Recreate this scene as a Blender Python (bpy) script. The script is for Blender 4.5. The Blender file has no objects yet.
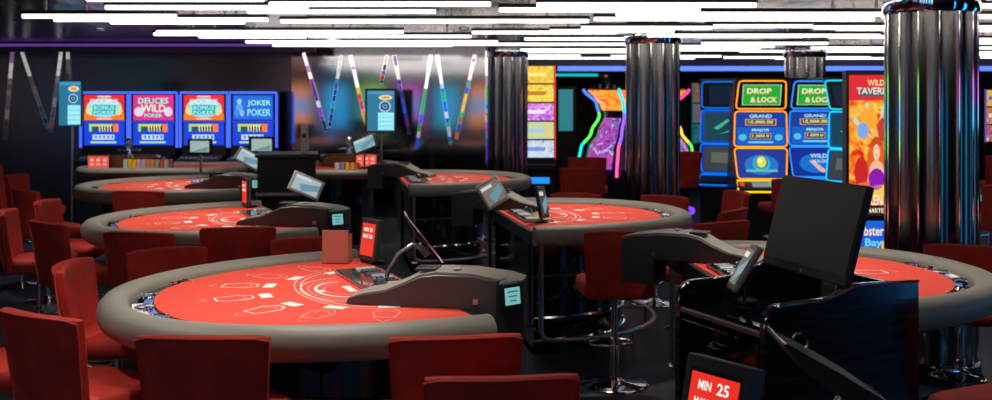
import bpy, bmesh, math, random
from mathutils import Matrix, Vector
R = math.radians
rnd = random.Random(11)
scn = bpy.context.scene
C = scn.collection
PI = math.pi
BACK = 15.25

# ------------------------------------------------------------------ materials
_mc = {}
def _new(name):
    m = bpy.data.materials.new(name); m.use_nodes = True
    nt = m.node_tree
    return m, nt, nt.nodes['Principled BSDF']
def mat(name, col, rough=.5, metal=0, spec=.5, coat=0, sheen=0, bump=0, bscale=80, var=0, vscale=6, trans=0, alpha=1, sheencol=None):
    if name in _mc: return _mc[name]
    m, nt, b = _new(name)
    b.inputs['Base Color'].default_value = (*col, 1)
    b.inputs['Roughness'].default_value = rough
    b.inputs['Metallic'].default_value = metal
    b.inputs['Specular IOR Level'].default_value = spec
    b.inputs['Coat Weight'].default_value = coat
    b.inputs['Coat Roughness'].default_value = .05
    b.inputs['Transmission Weight'].default_value = trans
    b.inputs['Alpha'].default_value = alpha
    if sheen:
        b.inputs['Sheen Weight'].default_value = sheen
        b.inputs['Sheen Roughness'].default_value = .35
        b.inputs['Sheen Tint'].default_value = (*(sheencol or col), 1)
    tc = nt.nodes.new('ShaderNodeTexCoord')
    if bump:
        n = nt.nodes.new('ShaderNodeTexNoise'); n.inputs['Scale'].default_value = bscale; n.inputs['Detail'].default_value = 3
        nt.links.new(tc.outputs['Object'], n.inputs['Vector'])
        bp = nt.nodes.new('ShaderNodeBump'); bp.inputs['Strength'].default_value = bump; bp.inputs['Distance'].default_value = .004
        nt.links.new(n.outputs['Fac'], bp.inputs['Height']); nt.links.new(bp.outputs['Normal'], b.inputs['Normal'])
    if var:
        n = nt.nodes.new('ShaderNodeTexNoise'); n.inputs['Scale'].default_value = vscale; n.inputs['Detail'].default_value = 4
        nt.links.new(tc.outputs['Object'], n.inputs['Vector'])
        r = nt.nodes.new('ShaderNodeValToRGB')
        r.color_ramp.elements[0].position = .3; r.color_ramp.elements[1].position = .7
        r.color_ramp.elements[0].color = (*[c * (1 - var) for c in col], 1)
        r.color_ramp.elements[1].color = (*[min(1, c * (1 + var)) for c in col], 1)
        nt.links.new(n.outputs['Fac'], r.inputs['Fac']); nt.links.new(r.outputs['Color'], b.inputs['Base Color'])
    _mc[name] = m
    return m
def emi(col, s=1.0):
    key = 'glow_%.2f_%.2f_%.2f_%.1f' % (*col, s)
    if key in _mc: return _mc[key]
    m, nt, b = _new(key)
    b.inputs['Base Color'].default_value = (.01, .01, .01, 1)
    b.inputs['Roughness'].default_value = .25
    b.inputs['Emission Color'].default_value = (*col, 1)
    b.inputs['Emission Strength'].default_value = s
    _mc[key] = m
    return m
def emi_art(name, cols, s=1.0, scale=9, detail=5, dist=1.5):
    """a lit display showing busy multicoloured artwork"""
    if name in _mc: return _mc[name]
    m, nt, b = _new(name)
    b.inputs['Base Color'].default_value = (.01, .01, .01, 1); b.inputs['Roughness'].default_value = .25
    tc = nt.nodes.new('ShaderNodeTexCoord'); n = nt.nodes.new('ShaderNodeTexNoise')
    n.inputs['Scale'].default_value = scale; n.inputs['Detail'].default_value = detail; n.inputs['Distortion'].default_value = dist
    r = nt.nodes.new('ShaderNodeValToRGB'); e = r.color_ramp.elements
    k = len(cols)
    e[0].position = .28; e[0].color = (*cols[0], 1); e[1].position = .72; e[1].color = (*cols[-1], 1)
    for i, c in enumerate(cols[1:-1]):
        x = e.new(.28 + .44 * (i + 1) / (k - 1)); x.color = (*c, 1)
    nt.links.new(tc.outputs['Object'], n.inputs['Vector']); nt.links.new(n.outputs['Fac'], r.inputs['Fac'])
    nt.links.new(r.outputs['Color'], b.inputs['Emission Color']); b.inputs['Emission Strength'].default_value = s
    _mc[name] = m
    return m

M = {}
M['velvet'] = mat('red_velvet', (.52, .028, .016), .75, sheen=.6, sheencol=(1, .16, .08), bump=.4, bscale=140, var=.22, vscale=9)
M['felt'] = mat('red_felt', (.80, .068, .040), .9, bump=.15, bscale=400, var=.05, vscale=20)
M['white'] = mat('white_print_and_reflection', (.88, .80, .74), .85)
M['pink'] = mat('pale_print', (.86, .33, .26), .85)
M['blue_reflect'] = mat('painted_blue_reflection', (.10, .22, .55), .85)  # blue reflected in the glossy trough, put into the colour
M['leather'] = mat('taupe_leatherette', (.26, .245, .205), .45, bump=.25, bscale=260, var=.08, vscale=5)
M['leather_dark'] = mat('charcoal_moulding', (.06, .058, .055), .42, bump=.1, bscale=300)
M['black'] = mat('black_plastic', (.012, .012, .014), .35)
M['matte'] = mat('matt_black', (.008, .008, .01), .7)
M['gloss'] = mat('gloss_black', (.006, .006, .008), .06, coat=.6)
M['chrome'] = mat('chrome', (.82, .82, .84), .08, metal=1)
M['steel'] = mat('brushed_steel', (.5, .49, .47), .28, metal=1)
M['bronze'] = mat('dark_bronze_steel', (.25, .235, .225), .2, metal=1, var=.08, vscale=3)
M['cream'] = mat('pale_grey_plastic', (.42, .40, .35), .4)
M['glass'] = mat('dark_tinted_glass', (.03, .05, .05), .04, spec=.8)
M['orangeacrylic'] = mat('frosted_red_acrylic', (.60, .22, .15), .3, alpha=.72)
M['fascia'] = mat('purple_fascia', (.13, .08, .17), .35)
M['drape'] = mat('beige_drape', (.36, .29, .2), .8)
M['wood'] = mat('polished_dark_wood', (.10, .04, .02), .15, coat=.5, var=.3, vscale=3)

def carpet_mat():
    m, nt, b = _new('navy_black_carpet')
    tc = nt.nodes.new('ShaderNodeTexCoord')
    v = nt.nodes.new('ShaderNodeTexVoronoi'); v.inputs['Scale'].default_value = 1.6
    n = nt.nodes.new('ShaderNodeTexNoise'); n.inputs['Scale'].default_value = 3; n.inputs['Detail'].default_value = 6
    mx = nt.nodes.new('ShaderNodeMix'); mx.data_type = 'FLOAT'; mx.inputs[0].default_value = .5
    nt.links.new(tc.outputs['Object'], v.inputs['Vector']); nt.links.new(tc.outputs['Object'], n.inputs['Vector'])
    nt.links.new(v.outputs['Distance'], mx.inputs[2]); nt.links.new(n.outputs['Fac'], mx.inputs[3])
    r = nt.nodes.new('ShaderNodeValToRGB'); e = r.color_ramp.elements
    e[0].position = .38; e[0].color = (.012, .015, .026, 1); e[1].position = .62; e[1].color = (.04, .05, .08, 1)
    nt.links.new(mx.outputs[0], r.inputs['Fac']); nt.links.new(r.outputs['Color'], b.inputs['Base Color'])
    b.inputs['Roughness'].default_value = .45
    return m
def wavy_gloss(name, col, rough, scale, strength, metal=0, stretch=(1, 1, 1), dist=.05):
    m, nt, b = _new(name)
    b.inputs['Base Color'].default_value = (*col, 1); b.inputs['Roughness'].default_value = rough; b.inputs['Metallic'].default_value = metal
    tc = nt.nodes.new('ShaderNodeTexCoord'); mp = nt.nodes.new('ShaderNodeMapping'); mp.inputs['Scale'].default_value = stretch
    n = nt.nodes.new('ShaderNodeTexNoise'); n.inputs['Scale'].default_value = scale; n.inputs['Detail'].default_value = 2
    bp = nt.nodes.new('ShaderNodeBump'); bp.inputs['Strength'].default_value = strength; bp.inputs['Distance'].default_value = dist
    nt.links.new(tc.outputs['Object'], mp.inputs['Vector']); nt.links.new(mp.outputs['Vector'], n.inputs['Vector'])
    nt.links.new(n.outputs['Fac'], bp.inputs['Height']); nt.links.new(bp.outputs['Normal'], b.inputs['Normal'])
    return m
M['carpet'] = carpet_mat()
M['ceil'] = wavy_gloss('dark_mirror_ceiling', (.14, .10, .125), .2, 1.6, .35, metal=1, stretch=(3, .6, 1))
M['wall'] = wavy_gloss('black_lacquered_wall', (.36, .36, .38), .09, 1.2, .012, metal=1, stretch=(1, 1, .5), dist=.03)
def woodgrain():
    m, nt, b = _new('black_ash_gloss')
    tc = nt.nodes.new('ShaderNodeTexCoord'); mp = nt.nodes.new('ShaderNodeMapping'); mp.inputs['Scale'].default_value = (3, 3, 45)
    n = nt.nodes.new('ShaderNodeTexNoise'); n.inputs['Scale'].default_value = 1.5; n.inputs['Detail'].default_value = 6
    r = nt.nodes.new('ShaderNodeValToRGB'); e = r.color_ramp.elements
    e[0].position = .4; e[0].color = (.008, .008, .009, 1); e[1].position = .65; e[1].color = (.035, .035, .037, 1)
    nt.links.new(tc.outputs['Object'], mp.inputs['Vector']); nt.links.new(mp.outputs['Vector'], n.inputs['Vector'])
    nt.links.new(n.outputs['Fac'], r.inputs['Fac']); nt.links.new(r.outputs['Color'], b.inputs['Base Color'])
    b.inputs['Roughness'].default_value = .2; b.inputs['Coat Weight'].default_value = .2
    return m
M['ash'] = woodgrain()

# ------------------------------------------------------------------ mesh helper
_tc = {}
def text_geo(s):
    if s in _tc: return _tc[s]
    cu = bpy.data.curves.new('t', 'FONT'); cu.body = s; cu.size = 1; cu.offset = .02
    cu.align_x = 'CENTER'; cu.align_y = 'CENTER'; cu.resolution_u = 2
    o = bpy.data.objects.new('t', cu)
    me = o.to_mesh()
    vs = [tuple(v.co) for v in me.vertices]; fs = [tuple(p.vertices) for p in me.polygons]
    o.to_mesh_clear(); bpy.data.objects.remove(o); bpy.data.curves.remove(cu)
    xs = [v[0] for v in vs] or [0]; ys = [v[1] for v in vs] or [0]
    cx, cy = (min(xs) + max(xs)) / 2, (min(ys) + max(ys)) / 2
    w, h = max(xs) - min(xs), max(ys) - min(ys)
    _tc[s] = ([((v[0] - cx), (v[1] - cy)) for v in vs], fs, w, h)
    return _tc[s]

class MB:
    def __init__(s):
        s.bm = bmesh.new(); s.mats = []; s.T = Matrix()
    def mi(s, m):
        if m not in s.mats: s.mats.append(m)
        return s.mats.index(m)
    def v(s, p): return s.bm.verts.new(s.T @ Vector(p))
    def poly(s, pts, m):
        f = s.bm.faces.new([s.v(p) for p in pts]); f.material_index = s.mi(m); return f
    def box(s, c, size, m, R_=None):
        x, y, z = [k / 2 for k in size]; k = s.mi(m)
        A = Matrix.Translation(c) @ (R_.to_4x4() if R_ else Matrix())
        q = [s.v(A @ Vector((i * x, j * y, l * z))) for i in (-1, 1) for j in (-1, 1) for l in (-1, 1)]
        for f in ((0, 1, 3, 2), (4, 6, 7, 5), (0, 4, 5, 1), (2, 3, 7, 6), (0, 2, 6, 4), (1, 5, 7, 3)):
            s.bm.faces.new([q[i] for i in f]).material_index = k
        return s
    def prism(s, pts, a, b, m, plane='xy'):
        """extrude the outline pts between a and b along the third axis"""
        k = s.mi(m)
        def P(p, t):
            return {'xy': (p[0], p[1], t), 'xz': (p[0], t, p[1]), 'yz': (t, p[0], p[1])}[plane]
        lo = [s.v(P(p, a)) for p in pts]; hi = [s.v(P(p, b)) for p in pts]
        fs = [s.bm.faces.new(lo), s.bm.faces.new(hi[::-1])]
        n = len(pts)
        for i in range(n): fs.append(s.bm.faces.new((lo[i], hi[i], hi[(i + 1) % n], lo[(i + 1) % n])))
        for f in fs: f.material_index = k
        return s
    def loft(s, rings, m, closed=True, cap=True, loop=False):
        """rings: lists of points, equal length"""
        k = s.mi(m); vr = [[s.v(p) for p in r] for r in rings]; n = len(vr[0])
        pairs = list(zip(vr, vr[1:])) + ([(vr[-1], vr[0])] if loop else [])
        for a, b in pairs:
            for i in range(n if closed else n - 1):
                j = (i + 1) % n
                try: s.bm.faces.new((a[i], a[j], b[j], b[i])).material_index = k
                except ValueError: pass
        if cap and closed and not loop:
            for r in (vr[0], vr[-1]):
                try: s.bm.faces.new(r).material_index = k
                except ValueError: pass
        return s
    def lathe(s, prof, m, c=(0, 0, 0), seg=24, cap=True):
        rings = [[(c[0] + max(r, 1e-4) * math.cos(2 * PI * i / seg), c[1] + max(r, 1e-4) * math.sin(2 * PI * i / seg), c[2] + z) for i in range(seg)] for r, z in prof]
        return s.loft(rings, m, cap=cap)
    def tube(s, path, r, m, seg=8, loop=False):
        P = [Vector(p) for p in path]; rings = []; n = len(P)
        prev = None
        for i, p in enumerate(P):
            if loop: t = P[(i + 1) % n] - P[i - 1]
            else: t = P[min(i + 1, n - 1)] - P[max(i - 1, 0)]
            t.normalize()
            if prev is None:
                a = Vector((0, 0, 1)) if abs(t.z) < .9 else Vector((1, 0, 0)); u = t.cross(a).normalized()
            else:
                u = (prev - t * prev.dot(t)).normalized()
            prev = u; w = t.cross(u)
            rr = r[i] if isinstance(r, (list, tuple)) else r
            rings.append([p + (u * math.cos(2 * PI * k / seg) + w * math.sin(2 * PI * k / seg)) * rr for k in range(seg)])
        return s.loft(rings, m, loop=loop)
    # flat picture elements on the plane y = const, facing -Y
    def rect(s, x0, z0, x1, z1, y, m):
        s.poly([(x0, y, z0), (x1, y, z0), (x1, y, z1), (x0, y, z1)], m); return s
    def oval(s, cx, cz, rx, rz, y, m, seg=16):
        s.poly([(cx + rx * math.cos(2 * PI * i / seg), y, cz + rz * math.sin(2 * PI * i / seg)) for i in range(seg)], m); return s
    def text(s, st, cx, cz, w, h, y, m, slant=0):
        vs, fs, tw, th = text_geo(st); k = s.mi(m)
        vv = [s.v((cx + (a / tw) * w + slant * (b / th) * h, y, cz + (b / th) * h)) for a, b in vs]
        for f in fs:
            try: s.bm.faces.new([vv[i] for i in f]).material_index = k
            except ValueError: pass
        return s
    def build(s, name, parent=None, bevel=0, segs=2, loc=None, angle=32, flat=False):
        if not flat: bmesh.ops.recalc_face_normals(s.bm, faces=s.bm.faces)
        me = bpy.data.meshes.new(name)
        for f in s.bm.faces: f.smooth = not flat
        s.bm.to_mesh(me); s.bm.free()
        for m in s.mats: me.materials.append(m)
        if not flat: me.set_sharp_from_angle(angle=R(angle))
        o = bpy.data.objects.new(name, me); C.objects.link(o)
        if parent: o.parent = parent
        if loc: o.location = loc
        if bevel:
            b = o.modifiers.new('bevel', 'BEVEL'); b.width = bevel; b.segments = segs; b.limit_method = 'ANGLE'; b.angle_limit = R(35)
        return o

def thing(name, label, cat, loc=(0, 0, 0), rz=0, group=None):
    o = bpy.data.objects.new(name, None); C.objects.link(o); o.empty_display_size = .1
    o.location = loc; o.rotation_euler = (0, 0, rz); o['label'] = label; o['category'] = cat
    if group: o['group'] = group
    return o
def tag(o, label, cat, group=None):
    o['label'] = label; o['category'] = cat
    if group: o['group'] = group
    return o
def struct(o): o['kind'] = 'structure'; return o
KIDS = {}
def dup(root, loc, rz=0, label=None, group=None, scale=None):
    def cp(o, parent):
        c = o.copy(); C.objects.link(c)
        if parent: c.parent = parent
        for ch in list(o.children): cp(ch, c)
        return c
    r = cp(root, None)
    r.location = loc; r.rotation_euler = (0, 0, rz)
    if label: r['label'] = label
    if group: r['group'] = group
    if scale: r.scale = scale
    return r

# ------------------------------------------------------------------ room
fl = MB(); fl.box((2.5, 10.5, -.05), (21.4, 27.4, .1), M['carpet']); struct(fl.build('floor'))
ce = MB(); ce.box((2.5, 7.5, 2.67), (21.4, 21.4, .1), M['ceil']); struct(ce.build('ceiling'))
ce = MB(); ce.box((6.25, 21.3, 2.35), (13.1, 6.2, .1), mat('low_ceiling', (.05, .045, .05), .5)); struct(ce.build('ceiling'))
w = MB(); w.box((-1.61, BACK + .1, 1.3), (3.02, .2, 2.64), M['wall']); struct(w.build('wall_back'))
w = MB(); w.box((-5.66, BACK + .1, 1.3), (5.08, .2, 2.64), wavy_gloss('charcoal_lacquer', (.17, .165, .17), .2, 1.2, .09, metal=1, dist=.012)); struct(w.build('wall_back'))
w = MB(); w.box((-8.1, 6.1, 1.3), (.2, 18.4, 2.64), M['wall']); struct(w.build('wall_left'))
w = MB(); w.box((13.1, 10.6, 1.3), (.2, 27.4, 2.64), M['matte']); struct(w.build('wall_right'))
w = MB(); w.box((2.5, -3.1, 1.3), (21.4, .2, 2.64), M['matte']); struct(w.build('wall_front'))
w = MB(); w.box((-.2, 19.9, 1.3), (.2, 9.1, 2.64), M['wall']); struct(w.build('wall_return'))
dkwall = mat('dim_wall', (.03, .028, .034), .4)
w = MB(); w.box((6.4, 24.4, 1.3), (13.4, .2, 2.64), dkwall); struct(w.build('wall_far'))
# purple fascia over the video poker row and over the far area
t = MB(); t.box((-5.3, 14.42, 2.545), (5.4, .14, .13), M['fascia']); t.box((-5.3, 14.84, 2.60), (5.4, .7, .035), M['fascia']); struct(t.build('trim_1', bevel=.01))
t = MB(); t.box((6.4, 18.1, 2.455), (13.2, .2, .31), M['fascia']); struct(t.build('trim_2', bevel=.01))
# cove lights
def cove(label, x0, x1, y, z, col, s, h=.05):
    o = thing('cove_light', label, 'light', ((x0 + x1) / 2, y, z))
    m = MB(); m.box((0, .025, 0), (x1 - x0, .03, h + .03), M['black']); m.build('channel', o)
    m = MB(); m.box((0, -.005, 0), (x1 - x0 - .02, .03, h), emi(col, s)); m.build('diffuser', o)
cove('long blue glowing cove strip above the far slot machines', 1.1, 12.8, 17.96, 2.335, (.07, .16, 1.0), 1.9, .085)
cove('short teal glowing strip at the far ceiling beside the furthest column', .9, 2.0, 19.5, 2.25, (.0, .45, .5), 1.2, .05)
cove('thin purple glowing strip on the fascia above the video poker row', -7.4, -2.7, 14.33, 2.575, (.3, .12, .75), .35, .035)

# ------------------------------------------------------------------ ceiling light bars
white_glow = emi((1.0, .93, .86), 2.7)
_bars = {}
def bar_mesh(L):
    if L in _bars: return _bars[L]
    m = MB(); m.box((0, 0, .03), (L, .07, .028), M['black'])
    for x in (-L * .35, L * .35): m.box((x, 0, .085), (.02, .02, .075), M['steel'])
    h = m.build('housing'); C.objects.unlink(h)
    m = MB(); m.box((0, 0, 0), (L - .01, .052, .031), white_glow)
    d = m.build('diffuser', bevel=.008); C.objects.unlink(d)
    _bars[L] = (h, d); return _bars[L]
def ordinal(n): return '%d%s' % (n, 'th' if 10 <= n % 100 <= 20 else {1: 'st', 2: 'nd', 3: 'rd'}.get(n % 10, 'th'))
rows = [2.5, 3.6, 4.6, 5.5, 6.8, 7.35, 7.85, 8.4, 9.0, 9.6, 10.3, 11.0, 11.8, 12.6, 13.4, 14.3, 15.2, 16.2, 17.2]
for ri, y in enumerate(rows):
    xa = -3.45 + rnd.uniform(-.3, .7)
    if y > 14.0: xa = .3 + rnd.uniform(-.2, .3)
    if 12.3 < y <= 14.0: xa = -3.2 + rnd.uniform(-.6, .3)
    xmax = min(12.5, .56 * y + 1.0) if y > 5 else 5.5; k = 0
    x = xa
    while x < xmax:
        L = rnd.choice((1.2, 1.5, 1.8, 2.4, 3.0))
        h, d = _bars.get(L) or bar_mesh(L)
        k += 1
        cx = x + L / 2
        yy = y + rnd.uniform(-.13, .13); zz = 2.505 + rnd.choice((-.035, -.015, 0, .015))
        if any(abs(cx - a) < L / 2 + .35 and abs(yy - b) < .42 for a, b in ((2.9, 6.67), (1.68, 10.7), (.17, 14.5), (4.48, 14.5))):
            x += .35; k -= 1; continue
        o = thing('ceiling_light', 'white light bar under dark ceiling, %s from left in %s row from the nearest' % (ordinal(k), ordinal(ri + 1)), 'ceiling light', (cx, yy, zz), rnd.uniform(-.012, .012), 'white light bars under the ceiling')
        for q in (h, d):
            c = q.copy(); c.parent = o; C.objects.link(c)
        x += L + rnd.choice((.03, .3, .5, .9, 1.4))

# ------------------------------------------------------------------ fluted columns
def column(loc, label, Rr=.285, H=2.40, cap=True):
    o = thing('column', label, 'column', (loc[0], loc[1], 0)); N = 14; seg = N * 10
    def ring(z, sc=1):
        out = []
        for i in range(seg):
            a = 2 * PI * i / seg; f = abs(math.sin(a * N / 2))
            r = Rr * (1.0 - .085 * (f ** .7)) * sc
            out.append((r * math.cos(a), r * math.sin(a), z))
        return out
    m = MB(); m.loft([ring(.12), ring(H)], M['bronze']); m.build('fluted_shaft', o, angle=50)
    m = MB()
    for i in range(N):
        a = 2 * PI * i / N
        m.tube([(Rr * math.cos(a), Rr * math.sin(a), .12), (Rr * math.cos(a), Rr * math.sin(a), H)], .007, M['chrome'], 6)
    m.build('chrome_trim', o)
    m = MB(); m.lathe([(.0, H), (Rr + .012, H), (Rr + .02, H + .02), (Rr + .02, 2.60), (Rr + .01, 2.62), (0, 2.62)], M['chrome'], seg=48); m.build('capital', o)
    m = MB(); m.lathe([(0, 0), (Rr + .025, 0), (Rr + .025, .11), (Rr, .125), (0, .125)], M['gloss'], seg=48); m.build('plinth', o)
    return o
column((2.90, 6.67), 'fluted dark metal column at the right, the largest one, beside the tall red poster')
column((1.68, 10.7), 'fluted dark metal column in front of the neon hourglass slot machines')
column((.17, 14.5), 'fluted dark metal column at the end of the lacquered wall with coloured strips')
column((4.48, 14.5), 'fluted dark metal column just behind the green-topped slot machines')
column((2.44, 22.2), 'furthest fluted column, tiny, behind the neon hourglass slot machines', H=2.1)

# ------------------------------------------------------------------ zigzag strips on the lacquered wall
def wp(px, py): return ((px - 496) * .0152, 1.86 - (py - 95) * .0152)
pal = [(.02, .5, .08), (.03, .1, .9), (.9, .18, .02), (.8, .02, .03), (.9, .6, .05), (.25, .03, .6), (.02, .45, .55), (.7, .7, .8), (.06, .03, .3)]
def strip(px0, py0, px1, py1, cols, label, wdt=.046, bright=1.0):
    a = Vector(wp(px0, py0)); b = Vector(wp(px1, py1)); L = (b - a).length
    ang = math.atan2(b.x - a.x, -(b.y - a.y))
    o = thing('wall_strip', label, 'light strip', (a.x, BACK - .012, a.y), 0, 'zigzag strips on the lacquered wall')
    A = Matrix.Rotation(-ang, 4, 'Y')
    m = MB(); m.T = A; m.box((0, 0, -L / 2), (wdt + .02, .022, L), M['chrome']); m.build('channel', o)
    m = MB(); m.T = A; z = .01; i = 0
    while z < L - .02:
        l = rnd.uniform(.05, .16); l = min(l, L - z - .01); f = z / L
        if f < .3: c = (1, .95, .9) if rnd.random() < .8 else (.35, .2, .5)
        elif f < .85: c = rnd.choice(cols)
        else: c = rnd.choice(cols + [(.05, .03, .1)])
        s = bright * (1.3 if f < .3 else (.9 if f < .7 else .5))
        m.box((0, -.016, -z - l / 2), (wdt, .016, l - .008), emi(c, round(s, 1))); z += l  # mirror-like tones put in as emission: white top, random colours below
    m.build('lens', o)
G, B_, O_, Rd, Y_, P_, T_, W_, K_ = pal
strip(303, 52, 326, 132, [P_, W_, K_, P_], 'purple-white slanted strip, first left of the right-hand zigzags')
strip(341, 55, 329, 128, [P_, K_, T_], 'dim purple slanted strip leaning left above the roulette wheel', bright=.5)
strip(350, 55, 369, 138, [O_, Y_, Rd, O_], 'orange slanted strip beside the portrait roulette display')
strip(387, 55, 381, 84, [Rd, P_, K_], 'short dim red strip above the portrait roulette display', bright=.5)
strip(394, 55, 409, 135, [B_, B_, P_, K_], 'blue slanted strip right of the portrait roulette display', bright=.7)
strip(431, 54, 416, 150, [G, G, B_, W_, B_], 'green and blue strip leaning left, left leg of an inverted V')
strip(437, 54, 451, 145, [G, B_, B_, W_], 'green and blue strip leaning right, right leg of an inverted V')
strip(475, 54, 456, 140, [G, Y_, O_, T_, B_], 'green yellow orange strip leaning left near the column')
strip(487, 50, 487.5, 165, [G, P_, Y_, B_, Rd, T_], 'vertical multicoloured strip against the end column')
strip(12, 46, 4, 140, [(.25, .24, .3), (.1, .1, .14)], 'dim vertical strip at the far left of the lacquered wall', bright=.28)
strip(19, 46, 47, 128, [(.22, .2, .22), (.12, .12, .14)], 'dim grey strip leaning right at the left end of the wall', bright=.28)
strip(61, 46, 50, 132, [(.3, .28, .28), (.12, .12, .14), (.5, .1, .08)], 'dim grey strip leaning left, just beside the left portrait display', bright=.4)
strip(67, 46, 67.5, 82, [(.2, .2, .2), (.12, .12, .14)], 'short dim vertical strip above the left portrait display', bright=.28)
#
# ------------------------------------------------------------------ bar stool
def make_stool():
    o = thing('bar_stool', '', 'bar stool')
    m = MB()
    # seat cushion
    rings = []
    for z, k in ((.585, .90), (.60, .98), (.64, 1.0), (.672, .98), (.684, .90)):
        pts = []
        for i in range(40):
            a = 2 * PI * i / 40; c, s_ = math.cos(a), math.sin(a)
            e = .38
            pts.append((.228 * k * abs(c) ** e * (1 if c >= 0 else -1), .03 + .215 * k * abs(s_) ** e * (1 if s_ >= 0 else -1), z))
        rings.append(pts)
    m.loft(rings, M['velvet']); m.build('seat', o, angle=60)
    # curved backrest
    m = MB(); nx, nz = 12, 9
    def P(u, v_, out):
        # u -1..1 across, v 0..1 up
        wd = .205 + .03 * v_
        x = wd * u
        yb = -.205 - .055 * v_ + .055 * u * u
        z = .585 + .44 * v_ + (-.012 * (abs(u) ** 3) if v_ > .9 else 0)
        th = .028 * (1 - .25 * max(0, abs(u) - .8) / .2)
        if v_ > .99 or v_ < .01: th *= .72
        return (x, yb + (th if not out else -th), z)
    us = [-1 + 2 * i / nx for i in range(nx + 1)]
    vs = [0, .03] + [.1 + .8 * i / 6 for i in range(7)] + [.965, 1]
    rings = []
    for v_ in vs:
        rings.append([P(u, v_, False) for u in us] + [P(u, v_, True) for u in us[::-1]])
    m.loft(rings, M['velvet']); m.build('backrest', o, bevel=.008, segs=3, angle=60)
    m = MB(); pth = [(.205 + .03, 0, 0)]
    rp = [P(-1, v_, True) for v_ in vs[1:-1]] + [P(u, .985, True) for u in us[1:-1]] + [P(1, v_, True) for v_ in vs[-2:0:-1]]
    m.tube(rp, .005, M['velvet'], 6); m.build('piping', o)
    m = MB(); m.lathe([(0, .02), (.028, .02), (.028, .30), (.021, .31), (.021, .57), (.07, .575), (.07, .588), (0, .588)], M['chrome'], seg=18); m.build('pole', o)
    m = MB(); m.lathe([(0, 0), (.215, 0), (.218, .008), (.20, .016), (.07, .026), (.032, .05), (0, .05)], M['chrome'], seg=40); m.build('base', o)
    m = MB(); m.tube([(.0, .02, .24), (-.13, .10, .235), (-.15, .20, .235), (-.08, .245, .235), (.08, .245, .235), (.15, .20, .235), (.13, .10, .235), (0, .02, .24)], .011, M['chrome'], 8)
    m.lathe([(.03, .22), (.036, .222), (.036, .26), (.03, .262)], M['chrome'], seg=16, cap=False); m.build('footrest', o)
    return o
stool0 = make_stool(); _first = [True]
GRP = {'bj': 'red stools around the card tables', 'slot': 'red stools in front of the slot machines'}
def stool(x, y, face, label, group='bj', z=1.0):
    """face = direction the sitter looks, degrees in plan (0 = +X, 90 = away from the camera)"""
    rz = R(face - 90)
    if _first[0]:
        o = stool0; _first[0] = False; o.location = (x, y, 0); o.rotation_euler = (0, 0, rz); o['label'] = label; o['group'] = GRP[group]
    else: o = dup(stool0, (x, y, 0), rz, label, GRP[group])
    o.scale = (1, 1, z)
    return o
# front-left table
stool(-1.02, 3.72, 88, 'red velvet bar stool seen from behind, left one along the nearest table front')
stool(-.17, 3.72, 98, 'red velvet bar stool seen from behind, right one along the nearest table front')
stool(.0, 3.22, 95, 'red velvet stool with only its back top showing at the bottom centre edge')
stool(-1.90, 5.02, 5, 'red velvet stool at the left tip of the nearest table, its lit seat showing')
stool(-1.68, 4.1, 60, 'nearest red stool at the bottom left corner, back turned towards the viewer', z=.99)
stool(-2.14, 4.5, 22, 'red stool cut by the left edge behind the bottom left corner stool', z=1.0)
stool(-1.86, 5.80, 300, 'red stool facing the viewer behind the left far rim of the nearest table', z=.92)
stool(-1.16, 6.22, 285, 'red stool directly behind the far rim of the nearest table, facing it', z=.92)
# second left table
stool(-2.15, 6.35, 78, 'red stool seen from behind at the left front of the second left table')
stool(-1.68, 6.58, 100, 'red stool seen from behind below the middle of the second left table', z=1.0)
stool(-2.84, 6.80, 50, 'red stool with dark back at the left of the second left table, nearer one', z=1.0)
stool(-3.34, 7.32, 15, 'red stool with lit backrest at the left tip of the second left table')
stool(-3.36, 7.98, 5, 'red stool beyond the left tip of the second left table')
stool(-3.12, 8.98, 85, 'red stool seen from behind at the front of the third left table')
# third left table
stool(-4.05, 9.05, 50, 'red stool with pale top edge left of the third left table, nearer one')
stool(-4.62, 9.75, 20, 'red stool at the left tip of the third left table')
stool(-4.85, 10.55, 0, 'red stool with tall lit backrest at the far left of the third left table')
stool(-5.35, 11.1, 10, 'furthest left red stool by the left wall strips', z=1.05)
# right row
stool(.76, 6.42, 95, 'red stool seen from behind with chrome pole and round base, centre right')
stool(1.40, 6.84, 120, 'red stool with curved back, front one of the group right of the middle table')
stool(1.58, 7.5, 145, 'red stool with rounded edge, right one of the group beside the middle table')
stool(1.88, 8.65, 190, 'red stool behind the group at the right tip of the middle table')
stool(1.42, 8.95, 235, 'red stool facing the viewer behind the far right rim of the middle table', z=.92)
stool(.72, 9.35, 260, 'red stool behind the far rim of the middle table, left one', z=.90)
stool(1.97, 3.82, 115, 'red stool cut by the bottom right corner beside the right table')
stool(2.78, 5.98, 240, 'red stool behind the far rim of the right table beside the big column', z=.91)
stool(3.5, 5.75, 225, 'red stool at the right edge behind the right table', z=1.0)

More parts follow.
